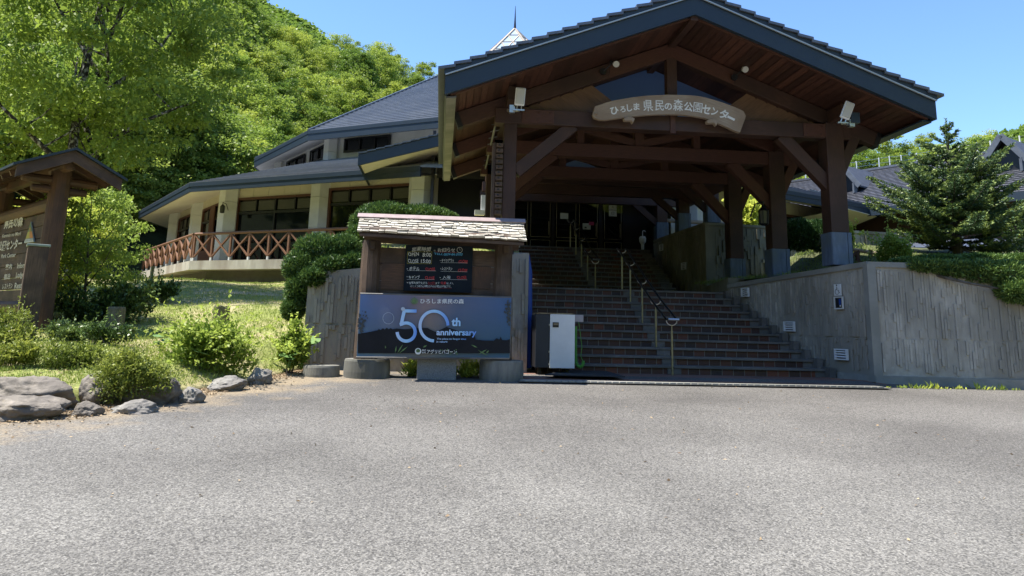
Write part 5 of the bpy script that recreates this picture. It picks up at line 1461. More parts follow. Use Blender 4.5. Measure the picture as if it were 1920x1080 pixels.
# wheelchair sign and intercom on the right wall
sg = thing('wheelchair_sign', 'white wheelchair symbol sign on the ribbed wall above the intercom', 'sign', sgn)
rot01 = Matrix((d01 * -1, n01, V((0, 0, 1)))).transposed()
part(sg, 'plate', 'whitep', lambda m: m.box(sgn + n01 * .01, (.2, .012, .215), rot01), .002)
def wheel(m):
    c = sgn + n01 * .019; dx = -d01; dz = V((0, 0, 1))
    pt = lambda x, z: c + dx * x + dz * z
    def st(pts, w_):
        for a, b_ in zip(pts, pts[1:]): m.beam(pt(*a), pt(*b_), .003, w_, 0, n01)
    st([(-.01 + .052 * math.cos(a), -.035 + .052 * math.sin(a)) for a in [R_(100 + 22 * k) for k in range(11)]], .012)
    st([(-.012, .06), (-.012, -.005), (.03, -.008), (.05, -.06), (.066, -.055)], .014); st([(-.012, .03), (.025, .028)], .012)
    m.face([pt(-.014 + .016 * math.cos(-a), .085 + .016 * math.sin(-a)) for a in [-k * math.tau / 12 for k in range(12)]])
part(sg, 'symbol', 'black', wheel)
ic = thing('intercom', 'black wall intercom in a grey frame under the wheelchair sign', 'intercom', icm)
part(ic, 'frame', 'column', lambda m: [m.box(icm + V((0, 0, s * .105)) + n01 * .015, (.24, .03, .022), rot01) for s in (-1, 1)] + [m.box(icm + d01 * s * .109 + n01 * .015, (.022, .03, .188), rot01) for s in (-1, 1)])
part(ic, 'panel', 'black', lambda m: m.box(icm + n01 * .004, (.195, .02, .188), rot01))
part(ic, 'label_strip', 'blue', lambda m: m.box(icm - d01 * .035 + V((0, 0, .02)) + n01 * .018, (.05, .006, .11), rot01))
part(ic, 'button', 'white', lambda m: m.box(icm - d01 * .04 + V((0, 0, -.055)) + n01 * .018, (.025, .008, .025), rot01))

# ------------------------------------------------------------------ things on the porch
# name board
YS = YT[0] - .34
def ZN(x, y): return 1100 + x / 5.4, 60 + y / 5.4
def NB(x, y, o=0): a = ZN(x, y); return PY(a[0], a[1], YS + o)
nbd = thing('name_board', 'curved driftwood name board with white brush lettering hung on the porch beam', 'sign', NB(830, 830))
topc = [(85, 752), (150, 732), (200, 713), (280, 692), (350, 680), (470, 660), (600, 645), (720, 638), (830, 635), (940, 637), (1050, 640), (1140, 650), (1200, 662), (1300, 690), (1400, 722), (1500, 760), (1588, 800), (1612, 850), (1600, 890)]
botc = [(60, 840), (75, 868), (130, 888), (190, 890), (270, 880), (370, 866), (480, 853), (600, 841), (720, 834), (830, 832), (920, 834), (1000, 840), (1100, 853), (1200, 872), (1270, 897), (1330, 922), (1420, 960), (1490, 995), (1552, 1018)]
def plank(m):
    n_ = len(topc); oT = [NB(x, y) for x, y in topc]; oB = [NB(x, y) for x, y in botc]; e = V((0, .09, 0)); s = 0
    for i in range(n_ - 1):
        s2 = s + (oT[i + 1] - oT[i]).length
        m.face([oB[i], oB[i + 1], oT[i + 1], oT[i]], [(s, 0), (s2, 0), (s2, .5), (s, .5)])
        m.face([oT[i] + e, oT[i + 1] + e, oB[i + 1] + e, oB[i] + e]); m.face([oT[i], oT[i + 1], oT[i + 1] + e, oT[i] + e]); m.face([oB[i + 1], oB[i], oB[i] + e, oB[i + 1] + e]); s = s2
    m.face([oB[0], oT[0], oT[0] + e, oB[0] + e]); m.face([oT[-1], oB[-1], oB[-1] + e, oT[-1] + e])
part(nbd, 'plank', 'greywood', plank)
def knots(m):
    c = NB(95, 835, -.012); m.lathe(c, [(.03, 0), (.025, .02)], 12); yield
    for x0, y0, x1, y1 in ((375, 870, 490, 905), (1215, 895, 1335, 930)):
        m.prism([NB(x0, y0, -.02), NB(x0 + 10, y0 + 28, -.02), NB((x0 + x1) / 2 + 20, y1 - 8, -.02), NB(x1 - 20, y1 + 20, -.02), NB(x1, y0 + 5, -.02), NB((x0 + x1) / 2, y0 - 25, -.02)], (0, .12, 0)); yield
part(nbd, 'bracket', 'greywood', knots, .01)
chars = [('ひ', 282, 795, 84, 76, 12), ('ろ', 366, 782, 56, 60, 8), ('し', 434, 768, 54, 72, 5), ('ま', 505, 755, 62, 72, 2), ('県', 622, 745, 100, 112, 2), ('民', 738, 744, 88, 104, 0), ('の', 826, 754, 76, 70, -1), ('森', 926, 740, 100, 118, -3), ('公', 1030, 756, 92, 92, -6), ('園', 1126, 764, 90, 98, -7), ('セ', 1212, 784, 82, 92, -10), ('ン', 1296, 806, 64, 82, -16), ('タ', 1390, 832, 88, 96, -20), ('ー', 1462, 872, 78, 26, 6)]
def nlet(m):
    for ch, x, y, w_, h, rt in chars:
        c = NB(x, y, -.006); sx = (NB(x + w_, y) - NB(x, y)).length; sz_ = (NB(x, y - h) - NB(x, y)).length; a = R_(rt)
        if ch == 'ー': a = R_(-24)
        xv = V((math.cos(a), 0, math.sin(a))) * sx; yv = V((-math.sin(a), 0, math.cos(a))) * sz_
        write(m, ch, c - xv / 2 - yv / 2, xv, yv, .004 if ch == '園' else .010 if ch in '県民森' else .028)
part(nbd, 'lettering', 'white', nlet)
# floodlights
def flood(u, v, tilt, roll, label, y, side):
    c = PY(u, v, y); t = thing('floodlight', label, 'floodlight', c, 'porch floodlights')
    Rm = Matrix.Rotation(roll, 3, 'Y') @ Matrix.Rotation(tilt, 3, 'X')
    part(t, 'housing', 'whitep', lambda m: m.box(c + Rm @ V((0, .03, 0)), (.185, .05, .33), Rm), .02)
    part(t, 'lens', 'lamp', lambda m: m.box(c + Rm @ V((0, .001, .01)), (.15, .02, .285), Rm), .01)
    part(t, 'yoke', 'steel', lambda m: [m.beam(c + Rm @ V((s * .04, .03, -.15)), c + Rm @ V((s * .04, .03, -.24)), .012, .02) for s in (-1, 1)])
    part(t, 'bracket', 'steel', lambda m: (m.box(c + Rm @ V((0, .03, -.245)), (.2, .05, .025)), m.box(c + V((side * .13, .16, -.2)), (.1, .1, .14)), m.beam(c + Rm @ V((0, .04, -.25)), c + V((side * .2, .25, -.2)), .05, .05)))
flood(975.5, 181, R_(12), R_(3), 'white rectangular floodlight at the left front post of the porch', 13.3, -1)
flood(1590, 207, R_(14), R_(18), 'white rectangular floodlight tilted over at the right front post of the porch', 13.15, 1)
part(bpy.data.objects['floodlight.001'], 'ballast_box', 'navy', lambda m: m.box(PY(1601, 222, 13.3), (.17, .12, .2)))
def spot(u, v, ub, vb, label):
    c, b_ = PY(u, v, YT[0] - .36), PY(ub, vb, YT[0] - .2); t = thing('spotlight', label, 'spotlight', c, 'porch spotlights')
    part(t, 'bulb', 'lamp', lambda m: m.tube([c + V((0, .06, .02)), c + V((0, .02, .0)), c + V((0, -.045, -.03))], [.03, .06, .062], 12))
    part(t, 'socket', 'black', lambda m: m.tube([c + V((0, .06, .02)), c + V((.02 * (1 if u > 1300 else -1) * 4, .12, .07))], .034, 10))
    part(t, 'arm', 'black', lambda m: m.tube([c + V((.03 * (1 if u > 1300 else -1), .1, .05)), b_], .012, 6))
    part(t, 'base', 'black', lambda m: m.tube([b_, b_ + V((0, .06, 0))], .065, 12))
spot(1154.5, 119, 1131.5, 133, 'round spotlight on the left rafter of the porch, above the name board')
spot(1396, 129, 1378, 144, 'round spotlight on the right rafter of the porch, above the name board')
hk = thing('hook_rail', 'pale metal rail with short pegs hung under the left eave of the porch', 'rail', PY(930, 228, 14.6))
h0, h1 = V((PY(931, 226, 14.6).x, 14.6, PY(931, 226, 14.6).z)), PY(909, 322, 19.6)
part(hk, 'bar', 'eave', lambda m: m.tube([h0, h1], .026, 8))
part(hk, 'peg', 'eave', lambda m: [m.tube([h0.lerp(h1, (k + .5) / 9) + V((-.08, 0, -.015)), h0.lerp(h1, (k + .5) / 9) + V((.1, 0, .03))], .012, 6) for k in range(9)])
dp = thing('downpipe', 'short pale rainwater pipe box beside the dark posts left of the doors', 'pipe', PY(905, 398, 22))
part(dp, 'pipe', 'column', lambda m: m.box(PY(907, 384, 22), (.16, .16, .55))); part(dp, 'base', 'column', lambda m: m.box(PY(899, 399, 21.9), (.28, .2, .14)))
# papers on the doors
for ch, v0 in (('入', 388), ('口', 400)):
    t = thing('paper_notice', 'white paper sheet reading %s on the rightmost glass door' % ch, 'notice', PY(1149, v0, YD - .03), 'papers on the doors'); 
    p = PY(1149, v0, YD - .03)
    part(t, 'sheet', 'paper', lambda m: m.box(p, (.30, .006, .225))); part(t, 'lettering', 'black', lambda m: write(m, ch, p + V((-.05, -.006, -.05)), (.1, 0, 0), (0, 0, .1), .01))
for u, v, w_, h, mt_, lb in ((1058, 405, .30, .22, 'paper', 'plain white notice on the middle glass door, a little above eye height'), (1100, 424.5, .30, .23, 'paper', 'white notice with dark picture low on a glass door'), (1109, 419, .19, .13, 'pinkp', 'small pink notice beside the white one on a glass door')):
    mb = MB(); mb.box(PY(u, v, YD - (.03 if mt_ == 'paper' else .045)), (w_, .006, h))
    if u == 1100: mb.box(PY(u - 2, v + 2, YD - .037), (.08, .006, .05), None, 1)
    tag(obj('paper_notice', mb, [mt_, 'black']), lb, 'notice', 'papers on the doors')
us = PY(1205, 468, 25.6)
um = thing('umbrella_stand', 'white umbrella stand with a hooked handle at the top of the stairs', 'umbrella stand', us)
part(um, 'pot', 'column', lambda m: m.lathe(us, [(.05, 0), (.055, .18), (.11, .26), (.12, .38), (.09, .45)], 14))
part(um, 'umbrella', 'whitep', lambda m: m.tube([us + V((0, 0, .4)), us + V((0, 0, .6))] + [us + V((.05 - .05 * math.cos(a), 0, .60 + .05 * math.sin(a))) for a in (.6, 1.2, 1.8, 2.5, 3.1)], .014, 6))

def PG(u, v, o=0.0):                                        # on the asphalt
    d = ray(u, v); t = (EYE + .775 - o) / (.0574 * d.y - d.z); return V((d.x * t, d.y * t, EYE + d.z * t))
# ------------------------------------------------------------------ roofed sign on the left
P0 = V((-6.9, 14.3, 0)); P0.z = lawnz(P0.x, P0.y)
dB = V((.656, -.755, 0)).normalized(); nB = V((dB.y, -dB.x, 0)); pB = -nB
sign = thing('park_sign', 'roofed cedar signboard with white lettering and a coloured triangle emblem on the lawn', 'signboard', P0)
def S(u, v, o=.055): return PP(u, v, P0 + nB * o, nB)
ZR = 3.60
for q_ in (P0, P0 - dB * 3.7):
    part(sign, 'post', 'signwood', lambda m: m.tube([V((q_.x, q_.y, P0.z - .3)), V((q_.x, q_.y, 1.6)), V((q_.x, q_.y, ZR - .28))], [.19, .175, .165], 14))
bz0, bz1 = 1.02, 2.62
def sboards(m):
    for k in range(7):
        z0, z1 = bz0 + (bz1 - bz0) * k / 7, bz0 + (bz1 - bz0) * (k + 1) / 7 - .012
        a = P0 - dB * .1; b_ = P0 - dB * 3.6
        m.beam(V((a.x, a.y, (z0 + z1) / 2)), V((b_.x, b_.y, (z0 + z1) / 2)), .06, z1 - z0)
part(sign, 'board', 'oldwood', sboards, .004)
part(sign, 'bottom_log', 'signwood', lambda m: m.tube([V((p.x, p.y, bz0 - .09)) for p in (P0 - dB * .1, P0 - dB * 3.6)], .105, 12))
part(sign, 'top_beam', 'signwood', lambda m: (m.tube([V((p.x, p.y, bz1 + .14)) for p in (P0 + dB * .1, P0 - dB * 3.8)], .13, 12), m.beam(V((P0.x, P0.y, ZR - .2)) + dB * .45, V((P0.x, P0.y, ZR - .2)) - dB * 4.1, .14, .18)))
def br(m):
    for q_ in (P0, P0 - dB * 3.7):
        for z, l, h in ((ZR - .45, .62, .15), (ZR - .62, .45, .13)):
            m.tube([V((q_.x, q_.y, z)) + pB * l * s for s in (-1, -.97, -.4, .4, .97, 1)], [h * .3, h * .48, h * .55, h * .55, h * .48, h * .3], 10)
        m.tube([V((q_.x, q_.y, ZR - .22)) + dB * s for s in (-.5, .42, .46)], [.09, .1, .05], 10)
        yield
part(sign, 'bracket', 'signwood', br)
HWs, DRs = .84, .47
def sroof(m, off, th, e0, e1, hw):
    for s in (-1, 1):
        a, b_ = V((P0.x, P0.y, ZR + off)) + dB * e0, V((P0.x, P0.y, ZR + off)) - dB * e1
        c, d = b_ + pB * s * hw - V((0, 0, DRs * hw)), a + pB * s * hw - V((0, 0, DRs * hw))
        m.prism([a, b_, c, d], (0, 0, th))
part(sign, 'roof', 'navy', lambda m: sroof(m, .04, .045, .66, 4.4, HWs + .07))
part(sign, 'roof_boards', 'signwood', lambda m: sroof(m, 0, .03, .55, 4.3, HWs))
def sbarge(m):
    for s in (-1, 1):
        a = V((P0.x, P0.y, ZR - .02)) + dB * .6; b_ = a + pB * s * HWs - V((0, 0, DRs * HWs))
        m.prism([a + V((0, 0, .055)), b_ + V((0, 0, .055)), b_ - V((0, 0, .15)), a - V((0, 0, .15))], dB * -.06)
part(sign, 'barge_board', 'oldwood', sbarge)
part(sign, 'rafter', 'signwood', lambda m: [m.beam(V((P0.x, P0.y, ZR - .06)) - dB * k * .55, V((P0.x, P0.y, ZR - .06)) - dB * k * .55 + pB * s * (HWs - .05) - V((0, 0, DRs * (HWs - .05))), .07, .09) for k in range(8) for s in (-1, 1)])
def slet(m):
    for body, u0, v0, u1, v1, h, b_ in (('県民の森', 6.7, 430.5, 41.5, 424.5, 21, .03), ('Kenmin no Mori', 4, 446, 38.5, 441, 6.5, .012), ('公園センター', -4, 471.5, 39.5, 466, 18, .03), ('Park Center', 2, 484.5, 29, 481.5, 7.5, .014),
            ('案内', 9.3, 506, 21.5, 505, 10.5, .02), ('Information', 31.5, 503.5, 62, 501, 10, .014), ('宿泊', 6.7, 524.5, 18, 523.5, 10.5, .02), ('Lodge', 29, 523.5, 43.5, 522.5, 12.5, .014), ('レストラン', 4, 542.5, 22.5, 541, 10, .02), ('Restaurant', 26.5, 541.5, 62, 539, 11, .014)):
        o = S(u0, v0); write(m, body, o, S(u1, v1) - o, V((0, 0, S(u0, v0 - h).z - o.z)), b_); yield
part(sign, 'lettering', 'pale', slet)
def semb(m):
    a, b_, c = S(58, 415.5, .06), S(45.5, 456, .06), S(64, 453.5, .06); L_ = lambda t, s: a.lerp(b_, t).lerp(a.lerp(c, t), s)
    m.prism([a, c, b_], -nB * .02, 0)
    e = nB * .006
    m.face([L_(.06, .5) + e, L_(.48, .95) + e, L_(.48, .1) + e], None, 1); m.face([L_(.48, .5) + e, L_(.48, .95) + e, L_(.8, .97) + e, L_(.8, .55) + e], None, 2)
    m.face([L_(.48, .08) + e, L_(.48, .5) + e, L_(.8, .55) + e, L_(.8, .05) + e], None, 3); e = nB * .009
    m.face([L_(.84, .03) + e, L_(.84, .97) + e, L_(.98, .98) + e, L_(.98, .02) + e], None, 4); m.face([L_(.3, .3) + e, L_(.3, .75) + e, L_(.62, .6) + e], None, 5)
    write(m, 'Kenmin no Mori', L_(.95, .1) + nB * .012, L_(.95, .9) - L_(.95, .1), V((0, 0, .05)), .02, 0)
M['em_g'] = plain('emblem_green', (.12, .22, .10)); M['em_o'] = plain('emblem_orange', (.50, .20, .06)); M['em_y'] = plain('emblem_yellow', (.42, .36, .08)); M['em_b'] = plain('emblem_grey', (.32, .36, .34))
part(sign, 'emblem', ['em_b', 'em_g', 'em_o', 'em_y', 'paper', 'em_o'], semb)
wp = PY(62, 530, 13.3); wpz = lawnz(wp.x, 13.3)
wpo = thing('wooden_post', 'short dark timber post with a green copper cap in front of the signboard', 'post', (wp.x, 13.3, wpz))
ztp = PY(62, 462, 13.3).z
part(wpo, 'shaft', 'oldwood', lambda m: m.box((wp.x, 13.3, (ztp + wpz - .3) / 2), (.30, .30, ztp - wpz + .3), Matrix.Rotation(.5, 3, 'Z')), .02)
M['copper'] = surf('green_copper', (.12, .16, .14), (.22, .28, .25), 8, .6, .1)
part(wpo, 'cap', 'copper', lambda m: m.box((wp.x, 13.3, ztp + .012), (.335, .335, .04), Matrix.Rotation(.5, 3, 'Z')), .01)
# stumps
def stump(u0, u1, vt, vb, label, jag=0):
    p = PL((u0 + u1) / 2, vb); r = (PY(u1, vb, p.y).x - PY(u0, vb, p.y).x) / 2; h = PY((u0 + u1) / 2, vt, p.y).z - p.z
    mb = MB(); n_ = 22; prof = [(1.04, -.1), (1.0, h * .5), (.98, h * .93), (.9, h)]
    Rg = [[p + V((math.cos(k * math.tau / n_) * r * f * (1 + .05 * math.sin(5 * k * math.tau / n_)), math.sin(k * math.tau / n_) * r * f, z + (jag * random.uniform(-.05, .03) if z > h * .8 else 0))) for k in range(n_)] for f, z in prof]
    for i in range(3):
        for k in range(n_): mb.face([Rg[i][k], Rg[i][(k + 1) % n_], Rg[i + 1][(k + 1) % n_], Rg[i + 1][k]], None, 0, True)
    mb.face(Rg[3])
    tag(obj('wooden_stump', mb, 'moss'), label, 'stump', 'sawn stumps on the lawn')
stump(196, 229, 575, 626, 'smooth round mossy stump post standing in the shade beside the dark shrubs')
stump(397, 428, 574, 606, 'rough broken stump standing on the sunny lawn', 1)
tp2 = PL(283, 527); mb = MB(); mb.tube([tp2 - V((0, 0, .2)), V((tp2.x, tp2.y, PY(286, 499, tp2.y).z))], .06, 8); tag(obj('leaning_post', mb, 'moss'), 'thin grey wooden post below the far end of the terrace', 'post')

# rocks along the parking edge
def rock(u0, u1, v0, v1, label, mat='rock', dep=.7, seed=0, back=0.0, rough=.35, flat=0):
    c = PG((u0 + u1) / 2, v1); y = c.y + back; a, b_ = PY(u0, v1, y), PY(u1, v1, y); wd = (b_.x - a.x) / 2; zt = PY((u0 + u1) / 2, v0, y + wd * dep * .6).z; zb = c.z - .1
    me = bpy.data.meshes.new('rock'); import bmesh
    bm = bmesh.new(); bmesh.ops.create_icosphere(bm, subdivisions=5, radius=1)
    s = V((seed * 3.1, seed * 1.7, seed))
    planes = [(V((noise.noise(s + V((k, 0, 0))), noise.noise(s + V((0, k, 3))), noise.noise(s + V((5, 0, k))))).normalized(), .62 + .3 * abs(noise.noise(s + V((k, k, 1))))) for k in range(14)]
    for v in bm.verts:
        p = v.co.copy(); 
        for n_, d_ in planes:
            t = p.dot(n_) - d_
            if t > 0: p -= n_ * t * .92
        p += p.normalized() * (.16 * noise.noise(p * 2 + s) + .07 * noise.noise(p * 6 + s) + .045 * noise.noise(p * 13 + s) + .03 * abs(noise.noise(p * 27 + s)))
        v.co = p
    zmn, zmx = min(v.co.z for v in bm.verts), max(v.co.z for v in bm.verts); xm = max(abs(v.co.x) for v in bm.verts)
    for v in bm.verts: v.co = V((v.co.x / xm * wd, v.co.y / xm * wd * dep, (v.co.z - zmn) / (zmx - zmn) * (zt - zb)))
    bm.to_mesh(me); bm.free(); me.polygons.foreach_set('use_smooth', [True] * len(me.polygons))
    o = obj('rock', me, mat); o.location = ((a.x + b_.x) / 2, y + wd * dep * .6, zb)
    tag(o, label, 'rock', 'rocks along the edge of the lawn')
rock(-90, 146, 704, 782, 'large flat topped brown rock, the upper one at the border of the parking area', 'rock2', .6, 1, .3)
rock(-80, 121, 740, 789, 'large flat brown rock lying lowest, in front of the flat topped one', 'rock2', .62, 2)
rock(138, 215, 699, 764, 'tall pointed brown rock beside the azalea', 'rock2', .8, 3, .22)
rock(120, 186, 751, 781, 'small dark angular rock below the tall pointed one', 'rock2', .8, 4)
rock(194, 294, 748, 776, 'low grey rock under the azalea shrub', 'rock', .6, 5)
rock(215, 345, 705, 768, 'dark earthy rock half hidden by the azalea branches', 'rock2', .7, 6, .35)
rock(322, 381, 725, 756, 'rounded pale grey rock next to the azalea', 'rock', .8, 7)
rock(382, 458, 703, 733, 'broad grey rock with a flat front, second from the end of the row', 'rock', .8, 8)
rock(456, 509, 688, 721, 'small pointed grey rock at the end of the row by the concrete disc', 'rock', .8, 9)
rock(350, 398, 697, 716, 'small pale stone in the grass behind the rounded rock', 'rock', .8, 10, .3)

# scratches on the asphalt
M['scratch'] = plain('pale_scratch', (.42, .42, .41), .9)
def scr(m):
    for pts, w_ in (([(145, 812), (240, 805), (330, 798), (450, 788), (562, 781)], .014), ([(180, 836), (250, 833), (310, 832)], .010), ([(215, 858), (300, 849), (340, 844), (400, 841), (455, 843)], .014), ([(345, 831), (372, 834), (402, 837)], .008), ([(1700, 768), (1745, 766)], .012), ([(300, 908), (352, 907)], .006)):
        P_ = [PG(u, v, -.004) for u, v in pts]
        for a, b_ in zip(P_, P_[1:]):
            s = (b_ - a).cross(V((0, 0, 1))).normalized() * w_ / 2; m.face([a - s, b_ - s, b_ + s, a + s])
mb = MB(); scr(mb); struct(obj('road_scratches', mb, 'scratch'))

# ------------------------------------------------------------------ plants near by
def pxs(u, v, y): return PY(u, v, y)
def bush_px(name, label, cat, u0, u1, v0, v1, lobes, n_, L, asp, mat, depth=.8, kind='broad', on='lawn', y=None, **k):
    """shrub filling a survey rectangle, foot at its lower edge"""
    uc = (u0 + u1) / 2
    if y is None: p = PL(uc, v1)
    else: p = PY(uc, v1, y)
    a, b_ = PY(u0, v1, p.y), PY(u1, v1, p.y); rx = (b_.x - a.x) / 2; h = PY(uc, v0, p.y).z - p.z
    return bush(name, label, cat, p, (rx * 1.05, rx * depth, h), lobes, n_, L, asp, mat, kind, **k)
random.seed(21); rng = np.random.default_rng(21)
G1 = 'shrubs round the lawn'
tm = tree_meshes(31, 2.95, 1.25, .085, 130, 95, base=.0, flat=.35, tint=(.2, 1), limbs=9, trunk_r=.05, fork=.1, crad=.33)
p = PL(158, 596); plant_tree('small_maple', 'bright yellow green young maple lit by the sun behind the signboard', 'tree', p, tm, ('bark', L_maple), (.68, .8, 1.0))
p = PY(105, 560, 18.6); p.z = lawnz(p.x, p.y); plant_tree('small_maple', 'yellow green young maple standing in the gap behind the signboard post', 'tree', p, tm, ('bark', L_maple), (.8, .9, .9), 2.0)
bush_px('evergreen_shrub', 'glossy dark evergreen shrub beside the smooth stump', 'shrub', 175, 284, 530, 604, 12, 3800, .085, .45, L_ever, .7, group=G1)
bush_px('evergreen_shrub', 'low dark evergreen shrub under the far end of the terrace', 'shrub', 266, 334, 523, 568, 9, 2600, .085, .4, L_ever, .7, group=G1)
bush_px('evergreen_shrub', 'dark shaded shrub at the foot of the signboard post', 'shrub', 88, 182, 548, 606, 9, 2600, .08, .45, L_ever, .7, group=G1)
bush_px('low_shrub', 'low dark spreading shrub in the shade before the smooth stump', 'shrub', 80, 175, 600, 642, 9, 2600, .05, .45, L_ever, .7, group=G1)
bush_px('low_shrub', 'low dark spreading shrub around the smooth stump', 'shrub', 150, 246, 604, 650, 9, 2600, .05, .45, L_ever, .6, group=G1)
bush_px('azalea', 'long low azalea behind the large flat rock', 'shrub', 62, 198, 634, 688, 14, 5200, .038, .45, L_azalea, .5, group=G1)
bush_px('azalea', 'low azalea at the very edge of the lawn below the signboard', 'shrub', -60, 84, 640, 690, 14, 5200, .038, .45, L_azalea, .5, group=G1)
bush_px('azalea', 'pale loose azalea at the foot of the short timber post', 'shrub', -30, 72, 575, 650, 10, 3000, .045, .4, L_azalea, .6, group=G1, tint=(.4, 1))
bush_px('azalea', 'round azalea growing over the rocks at the parking edge', 'shrub', 170, 318, 655, 722, 26, 8000, .038, .45, L_azalea, .65, y=9.75, group=G1, hang=.5)
bush_px('leafy_shrub', 'tall bright green leafy shrub in the middle of the lawn edge', 'shrub', 304, 474, 604, 692, 26, 4600, .066, .5, L_maple, .6, group=G1, tint=(.05, .85), stems=9)
bush_px('leafy_shrub', 'light green plant clump beside the left end of the ribbed wall', 'shrub', 508, 578, 606, 692, 11, 2600, .07, .55, L_maple, .5, group=G1, y=12.9, tint=(.2, 1))
def butterbur(u, v, rr, label, y=None):
    p = PL(u, v) if y is None else PY(u, v, y); t = thing('butterbur', label, 'plant', p, 'butterbur plants'); random.seed(int(u))
    def lf(m):
        for k in range(5):
            a = k * 1.26 + random.random(); c = p + V((math.cos(a) * rr * .7, math.sin(a) * rr * .7, .14 + .12 * random.random())); tl = V((random.uniform(-.3, .3), random.uniform(-.5, .1), 1)).normalized(); x = tl.orthogonal().normalized(); yv = tl.cross(x); r = rr * random.uniform(.55, .9)
            m.face([c + (x * math.cos(-q * math.tau / 12) + yv * math.sin(-q * math.tau / 12)) * r * (.6 if q == 0 else 1) for q in range(12)])
    part(t, 'leaf', 'burleaf', lf)
    part(t, 'stalk', 'burleaf', lambda m: [m.tube([p, p + V((math.cos(k * 1.26) * rr * .6, math.sin(k * 1.26) * rr * .6, .16))], .006, 5) for k in range(5)])
M['burleaf'] = surf('butterbur_leaf', (.06, .13, .025), (.12, .22, .05), 9, .7, .2)
butterbur(14, 642, .14, 'round leaved butterbur at the border of the lawn below the signboard')
butterbur(380, 694, .16, 'round leaved butterbur in front of the bright leafy shrub')
butterbur(302, 662, .10, 'round leaved butterbur left of the bright leafy shrub')
butterbur(563, 668, .2, 'round leaved butterbur against the end of the ribbed wall', 12.95)
butterbur(540, 690, .12, 'small butterbur on the ground near the low concrete disc', 12.7)
# junipers
def juniper(label, pts, y0, group, n_=9000, L=.13, name='juniper', tint=(0, .9)):
    """pts: survey centre, half width, half height and extra depth of each lobe"""
    cs, rs = [], []
    for u, v, du, dv, dy in pts:
        y = y0 + dy; c = PY(u, v, y); rx = PY(u + du, v, y).x - c.x; rz = c.z - PY(u, v + dv, y).z
        cs.append(tuple(c)); rs.append((rx, max(.35, rx * .7), rz))
    c0 = V(cs[0]); t = thing(name, label, 'shrub', (c0.x, c0.y, c0.z - rs[0][2]), group)
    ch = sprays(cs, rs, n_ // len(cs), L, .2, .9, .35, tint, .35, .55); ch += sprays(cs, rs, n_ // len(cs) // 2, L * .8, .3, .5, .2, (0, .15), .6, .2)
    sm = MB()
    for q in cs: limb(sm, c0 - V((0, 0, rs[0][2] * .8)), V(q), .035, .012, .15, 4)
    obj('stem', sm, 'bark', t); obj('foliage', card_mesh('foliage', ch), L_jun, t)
    return t
random.seed(5); rng = np.random.default_rng(5)
GJ = 'junipers on the walls'
juniper('big rounded juniper spilling over the left end of the ribbed wall', [(598, 470, 50, 34, .5), (645, 468, 36, 30, .6), (565, 500, 36, 34, .4), (560, 545, 26, 34, .3), (550, 580, 22, 22, .25), (620, 500, 40, 24, .35), (660, 495, 26, 24, .45), (590, 520, 30, 22, .2)], 13.7, GJ, 34000, .085)
juniper('flat juniper behind the shake roof of the notice board', [(725, 402, 56, 24, 2.2), (790, 402, 56, 18, 2.2), (690, 420, 36, 30, 2.0), (668, 445, 20, 24, 1.8), (830, 408, 30, 12, 2.2)], 14.2, GJ, 18000, .09)
juniper('long juniper hedge hanging over the top of the right retaining wall', [(1740, 500, 44, 14, .2), (1790, 505, 46, 18, .1), (1840, 510, 46, 24, .0), (1890, 518, 44, 32, -.1), (1940, 530, 44, 36, -.1), (1700, 492, 26, 8, .5), (1760, 488, 50, 10, 1.0), (1840, 488, 60, 12, 1.0), (1915, 490, 50, 14, 1.0), (1900, 545, 32, 24, -.25), (1945, 555, 40, 26, -.3)], 12.92, GJ, 40000, .085, tint=(.1, 1))
juniper('dark rounded juniper hedge between the second and the front porch post', [(1500, 440, 34, 32, 0), (1540, 442, 36, 32, 0), (1570, 435, 24, 26, .3), (1476, 445, 20, 26, .1)], 19.5, GJ, 14000, .10, tint=(0, .5))
random.seed(6); rng = np.random.default_rng(6)
bush_px('garden_maple', 'small yellow green maple bush beside the corner of the right wall', 'shrub', 1640, 1716, 440, 500, 10, 3000, .06, .55, L_maple, .8, y=15.0, tint=(.5, 1))
bush_px('leafy_shrub', 'sunlit leafy shrub seen under the porch between two posts', 'shrub', 1384, 1446, 352, 432, 10, 1700, .13, .7, L_maple, .8, y=23.5, tint=(.3, 1))
bush_px('leafy_shrub', 'narrow light green shrub behind the blue foot of the front porch post', 'shrub', 1580, 1606, 415, 490, 6, 700, .07, .6, L_maple, .8, y=16.5, tint=(.3, 1))
bush_px('leafy_shrub', 'dark leafy shrub at the edge of the view beyond the fir tree', 'shrub', 1885, 1960, 395, 490, 9, 2200, .07, .5, L_ever, .8, y=17.6)
# weeds
def weed(u, v, h, label, y=None, n_=26):
    p = PG(u, v) if y is None else PY(u, v, y); k = h
    d = rng.normal(size=(n_, 3)) * np.array([.5, .4, .2]) + np.array([0, 0, .8]); base = np.tile(np.array(p), (n_, 1)) + rng.normal(size=(n_, 3)) * np.array([.06, .03, 0])
    l = k * (.4 + .7 * rng.random(n_)); d /= np.linalg.norm(d, axis=1, keepdims=True)
    ch = [cards(base + d * l[:, None] * .5, d, l, .03, .3 + .7 * rng.random(n_))]
    o = obj('weed', card_mesh('weed', ch), L_maple); tag(o, label, 'weed', 'weeds in the paving joints'); return o
WL = 'weed tuft in the joint at the foot of the right retaining wall'
for u, h in ((1692, .08), (1712, .11), (1742, .16), (1755, .12), (1770, .06), (1800, .08), (1838, .17), (1850, .1), (1878, .12), (1720, .06), (1660, .04), (1900, .05)): weed(u, 728 + (u - 1690) * .02, h, WL, None, 14)
WK = 'weed growing in the shade between the stone bases under the banner'
